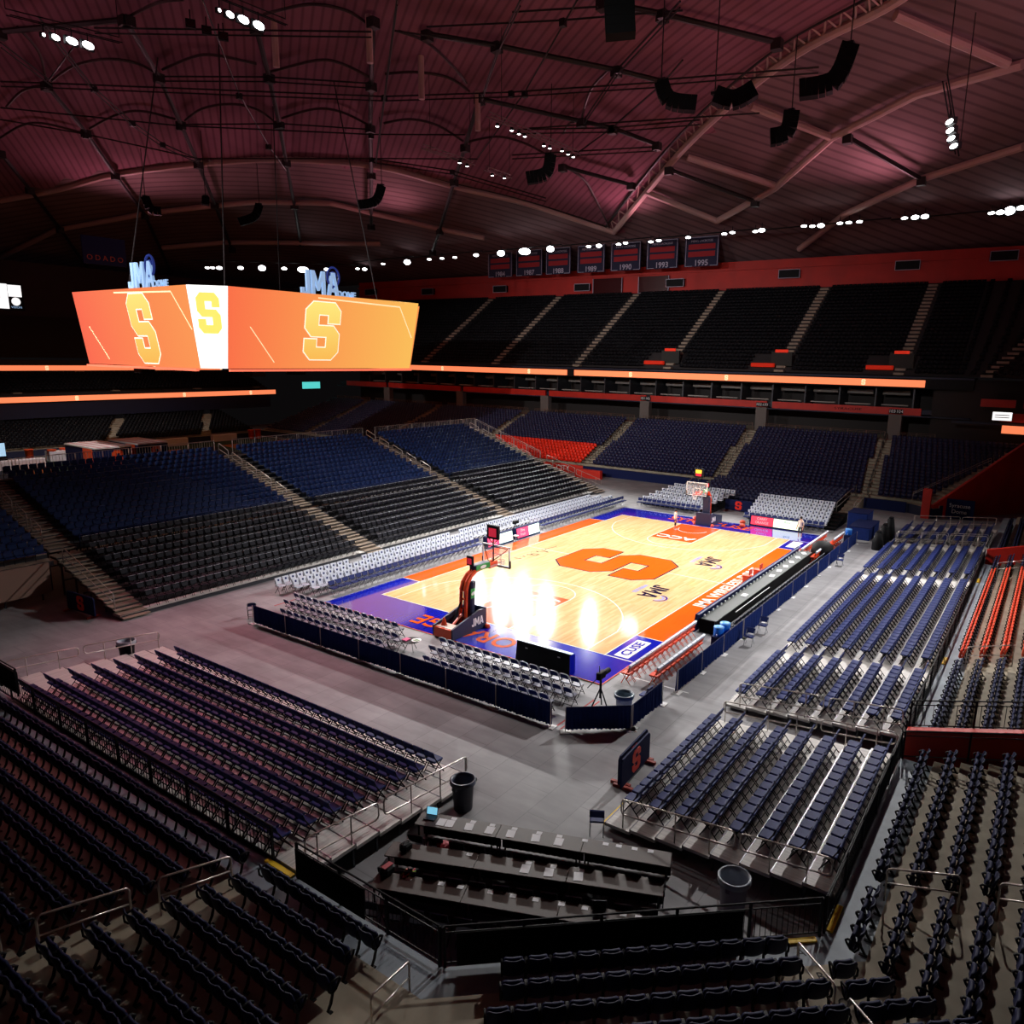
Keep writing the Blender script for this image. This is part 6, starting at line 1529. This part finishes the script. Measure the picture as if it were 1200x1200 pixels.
for i, (x, y) in enumerate(((-5.6, 37.0), (-4.2, 37.1), (-2.8, 37.0))):
    flood(f'added dark wash lamp with a dim pink lens beside the top rig, {nth(i+1)} along it', (x, y, 39.2), (-24, 5, 0), .6, .5, emis('added_lens_pink', (40, 14, 20), .05), 'added pink wash lamps', 'added_wash_lamp')  # made-up lamp bodies for the added pink floor wash
for k in range(7): struct(MB().tube([(60.3, -20+k*16.5, 31.6), (60.3, -3.5+k*16.5, 31.4)], .09, blackmetal, 5).build('roof_lamp_beam'))
struct(MB().tube([(27, 95.3, 28), (64, 95.3, 31.2)], .09, blackmetal, 5).build('roof_lamp_beam'))
RIG = [[(-9.7, 52.2, 40), (-8.9, 51.9, 40), (-7.8, 51.5, 40), (-6.6, 51.3, 40)], [(-4.5, 34.7, 40), (-3.6, 34.7, 40), (-2.5, 34.6, 40), (-1.2, 34.5, 40)], [(16.5, -15.4, 30), (17.1, -15.4, 29.6), (18.0, -15.4, 29.3), (18.9, -15.5, 29.0)]]
rname = ['at the top left corner', 'at the top edge left of the middle', 'hanging on long wires at upper right']
for r, G in enumerate(RIG):
    for i, p in enumerate(G): flood(f'white lamp of the rig {rname[r]}, {nth(i+1)} along it', p, (0, 5, 0), (.25, .7, 1.0, 1.0)[i] if r < 2 else .8, (.25, .45, .55, .6)[i] if r < 2 else .3, lampb if i > 1 else lampw, 'lamps of the overhead rigs', 'rig_lamp')
    q = MB(); a, b = Vector(G[0])+Vector((0, 0, .8)), Vector(G[-1])+Vector((0, 0, .8)); d = (b-a).normalized(); a -= d*2.5; b += d*2.5
    for o in (Vector((0, 0, 0)), Vector((0, 0, .5)), Vector((.4, .3, .25))): q.tube([a+o, b+o], .05, blackmetal, 5)
    for s in (0, 1): q.tube([a.lerp(b, s)+Vector((0, 0, .5)), a.lerp(b, s)+Vector((0, 0, zr(a.x, a.y)-a.z-.6))], .035, cablem, 4)
    tag(q.build('lamp_truss'), f'dark truss carrying the overhead lamps {rname[r]}', 'truss')
small = [(18.7, 25.6, 36), (20.5, 25.2, 36), (21.8, 25.3, 36), (22.8, 25.3, 36), (26.6, 25.6, 36), (27.7, 25.6, 36), (29.2, 25, 36), (30.7, 25.2, 36), (31.9, 25.3, 36), (27.5, 38.4, 36), (29.2, 38.7, 36), (34.3, 39, 36), (36.1, 38.5, 36)]
for i, p in enumerate(small):
    t = thing('stage_lamp', f'tiny white lamp on dark stage trusses above the court, {nth(i+1)} counted', 'lamp', p, group='tiny lamps on the stage trusses'); MB().lathe([(.2, 0), (.16, .3), (0, .32)], (0, 0, 0), blackpl, 10).build('can', t); MB().lathe([(0, -.02), (.17, -.02), (.17, .01)], (0, 0, 0), lampw, 10).build('lens', t)
for i, (a, b) in enumerate((((17.5, 25.4, 36.6), (33.5, 25.4, 36.6)), ((22, 38.6, 36.4), (30.5, 38.6, 36.4)), ((33, 38.8, 36.4), (38, 38.8, 36.4)))):
    q = MB(); A, B = Vector(a), Vector(b)
    for o in ((0, 0, 0), (0, .5, 0), (0, .25, .45)): q.tube([A+Vector(o), B+Vector(o)], .06, mat('truss_grey', (120, 100, 100), .5, .3), 5)
    n = int((B-A).length/.8)
    for k in range(n): q.tube([A.lerp(B, k/n), A.lerp(B, (k+1)/n)+Vector((0, .25, .45))], .03, mat('truss_grey', (120, 100, 100), .5, .3), 4)
    for s in (.1, .9): p = A.lerp(B, s); q.tube([p, (p.x, p.y, zr(p.x, p.y)-.3)], .035, cablem, 4)
    tag(q.build('stage_truss'), ('long lattice truss with a string of tiny lamps', 'lattice truss left of the tiny lamp string', 'short lattice truss with two tiny lamps')[i], 'truss')

# ---- far left: tents, tables and barriers on the football field
def tent(lab, x0, x1, y0, y1, h):
    t = thing('field_tent', lab, 'tent', ((x0+x1)/2, (y0+y1)/2, 0)); w, d = x1-x0, y1-y0
    q = MB(); q.box((0, 0, h/2), (w, d, h), navycloth); q.build('walls', t); q = MB(); q.box((0, 0, h+.08), (w+.1, d+.1, .16), mat('tent_roof_white', (214, 204, 200), .7)); 
    for k in range(4): q.box((-w/2+w*(k+.5)/4, 0, h+.17), (w/10, d+.1, .02), mat('tent_roof_pink', (190, 130, 130), .7))
    q.build('roof', t)
    q = MB(); tri_prism(q, [(x*.22, y*.22) for x, y in SPOLY], 0, .03, orangepaint, frame((w*.1, -d/2-.01, h*.55), (1, 0, 0), (0, 0, 1))); q.build('emblem', t)
    q = MB(); q.box((-w/2-.02, -d*.25, h*.5), (.04, d*.3, h), orangepaint); q.build('side_stripe', t)
tent('navy tent with white roof and orange S on the field, nearer the picture edge', -2.6, 1.4, 67.5, 75, 2.5)
tent('navy tent with white roof and orange S on the field, right one', 2.6, 6.2, 68.3, 75.5, 2.5)
fld = [('long white covered table on the field at the picture edge', (-8, 76, .5), (7, 1.2, 1.0), 0), ('white covered counter on the field left of the tents', (-1.5, 80, .6), (2.2, 1.4, 1.2), 0), ('long white barrier on the field behind the right tent', (13, 84, .55), (9, .6, 1.1), 0), ('second long white barrier on the field behind the tents', (7, 82, .6), (7, .8, 1.2), 0), ('short white barrier on the field right of the tents', (24, 85, .5), (4, .8, 1.0), 0), ('low grey wall section at the back of the field', (-2, 88, .7), (16, .5, 1.3), 0)]
for lab, c, d, rz in fld:
    t = thing('field_barrier', lab, 'barrier', (c[0], c[1], 0)); MB().rbox((0, 0, c[2]), d, mat('barrier_white', (206, 196, 200), .7), .05).build('body', t); MB().box((0, 0, c[2]+d[2]/2+.02), (d[0]*.98, d[1]*.9, .04), mat('barrier_top', (226, 214, 214), .7)).build('top', t)
for i, (x, y) in enumerate(((-2.2, 79.8), (-.6, 80.4), (3.4, 81), (4.2, 79), (7.6, 84), (-3.8, 82), (2, 85), (28.5, 84.6), (29.6, 84.4))):
    t = thing('orange_bin', f'small orange bin on the field behind the tents, {nth(i+1)} counted', 'bin', (x, y, 0), group='orange bins on the field'); MB().lathe([(.4, 0), (.45, 1.3), (.5, 1.32), (.42, 1.4), (0, 1.4)], (0, 0, 0), orangepl, 12).build('body', t, True); MB().lathe([(.5, 1.4), (.5, 1.46), (0, 1.5)], (0, 0, 0), orangepaint, 12).build('lid', t)
t = thing('vending_cabinet', 'pale blue lit cabinet at the left picture edge on the field', 'cabinet', (-6.6, 83, 0)); MB().box((0, 0, 1.3), (1.2, 1.0, 2.6), blackpl).build('body', t); MB().box((0, -.52, 1.6), (1.0, .04, 1.6), emis('cabinet_blue', (170, 210, 240), .7)).build('lit_front', t)
FLOOD, RIGP, WASH, ROOFW, AMB, EXPO, NEARP, SIDEP, SPECF = .19, 1.25, 2., .44, .006, 0., .55, .4, 1.

# ================================================================== light
def spot(name, loc, aim, power, size, blend, radius, col=(1, 1, 1)):
    l = bpy.data.lights.new(name, 'SPOT'); l.energy = power; l.spot_size = R(size); l.spot_blend = blend; l.shadow_soft_size = radius; l.color = col
    o = bpy.data.objects.new(name, l); COL.objects.link(o); o.location = loc
    o.rotation_euler = (Vector(aim)-Vector(loc)).to_track_quat('-Z', 'Y').to_euler(); return o
for x, y, z, s in LAMPS:
    if s >= 2:
        loc = Vector((x, y, z)); d = (Vector((0, 0, 0))-loc).normalized(); p = loc+d*.5
        o = spot('flood_beam', p, (0, 0, 0), {2: 110000, 3: 240000, 4: 340000}[s]*FLOOD, 25, .7, {2: .3, 3: .42, 4: .55}[s], (1, .98, .95))
for G in RIG[:2]:
    p = Vector(G[2])+Vector((0, 0, -.6)); spot('rig_beam', p, (0, -1, 0), 90000*RIGP, 48, .8, .5, (1, .96, .92))
spot('rig_beam', (-9, 52.5, 39.2), (6, 76, 0), 42000*RIGP, 58, 1, .4, (1, .96, .94))  # extra beam added next to the rig to brighten the field tents
p = Vector(RIG[2][2])+Vector((0, 0, -.6)); spot('rig_beam', p, (-6, -8, 0), 40000*RIGP, 80, .8, .5, (1, .97, .95))
# the same lamp row where it runs on above the near and right-hand stands, out of the picture
for y in (-10, 30, 70): spot('near_row_beam', (-60, y, 31), (44, 20+y*.4, 5), 160000*NEARP, 40, 1, .6, (1, .97, .95))
for x in (-8, 12, 32): spot('side_row_beam', (x, -58, 31), (x*.6, 5, 0), 160000*SIDEP, 26, .8, .6, (1, .98, .95))
# added pink beams that tint the left floor; their source is made up
for x, y in ((-5.6, 37.0), (-4.2, 37.1), (-2.8, 37.0)):
    p = Vector((x, y, 39.2)); p += (Vector((-24, 5, 0))-p).normalized()*.4
    spot('added_wash_beam', p, (-24.5, 6, 0), 7000*WASH, 27, 1, .5, (1, .3, .4))
# added pink spots that brighten the roof, no real fixtures behind them
for loc, aim, p in (((50, 70, 29), (15, 60, 44), 1.), ((55, -5, 29), (30, 5, 41), 1.1), ((20, 100, 27), (15, 85, 40), .7), ((58, 30, 29), (35, 30, 41), .8), ((-30, 60, 30), (5, 60, 44), .5), ((10, -30, 26), (30, -5, 40), .9)):
    spot('added_roof_wash', loc, aim, 16000*p*ROOFW, 130, 1, 1.5, (1, .44, .54))
w = bpy.data.worlds.new('hall_air'); SC.world = w; w.use_nodes = True
w.node_tree.nodes['Background'].inputs[0].default_value = (.5, .42, .46, 1); w.node_tree.nodes['Background'].inputs[1].default_value = AMB
vs = SC.view_settings; vs.view_transform = 'Standard'; vs.look = 'None'; vs.gamma = 1; vs.use_curve_mapping = False; vs.exposure = EXPO
cy = SC.cycles
cy.use_denoising = True; cy.max_bounces = 4; cy.diffuse_bounces = 2; cy.glossy_bounces = 2; cy.transparent_max_bounces = 6; cy.transmission_bounces = 2
cy.sample_clamp_indirect = 4; cy.use_light_tree = True; cy.caustics_reflective = False; cy.caustics_refractive = False
try: cy.denoiser = 'OPENIMAGEDENOISE'
except Exception: pass
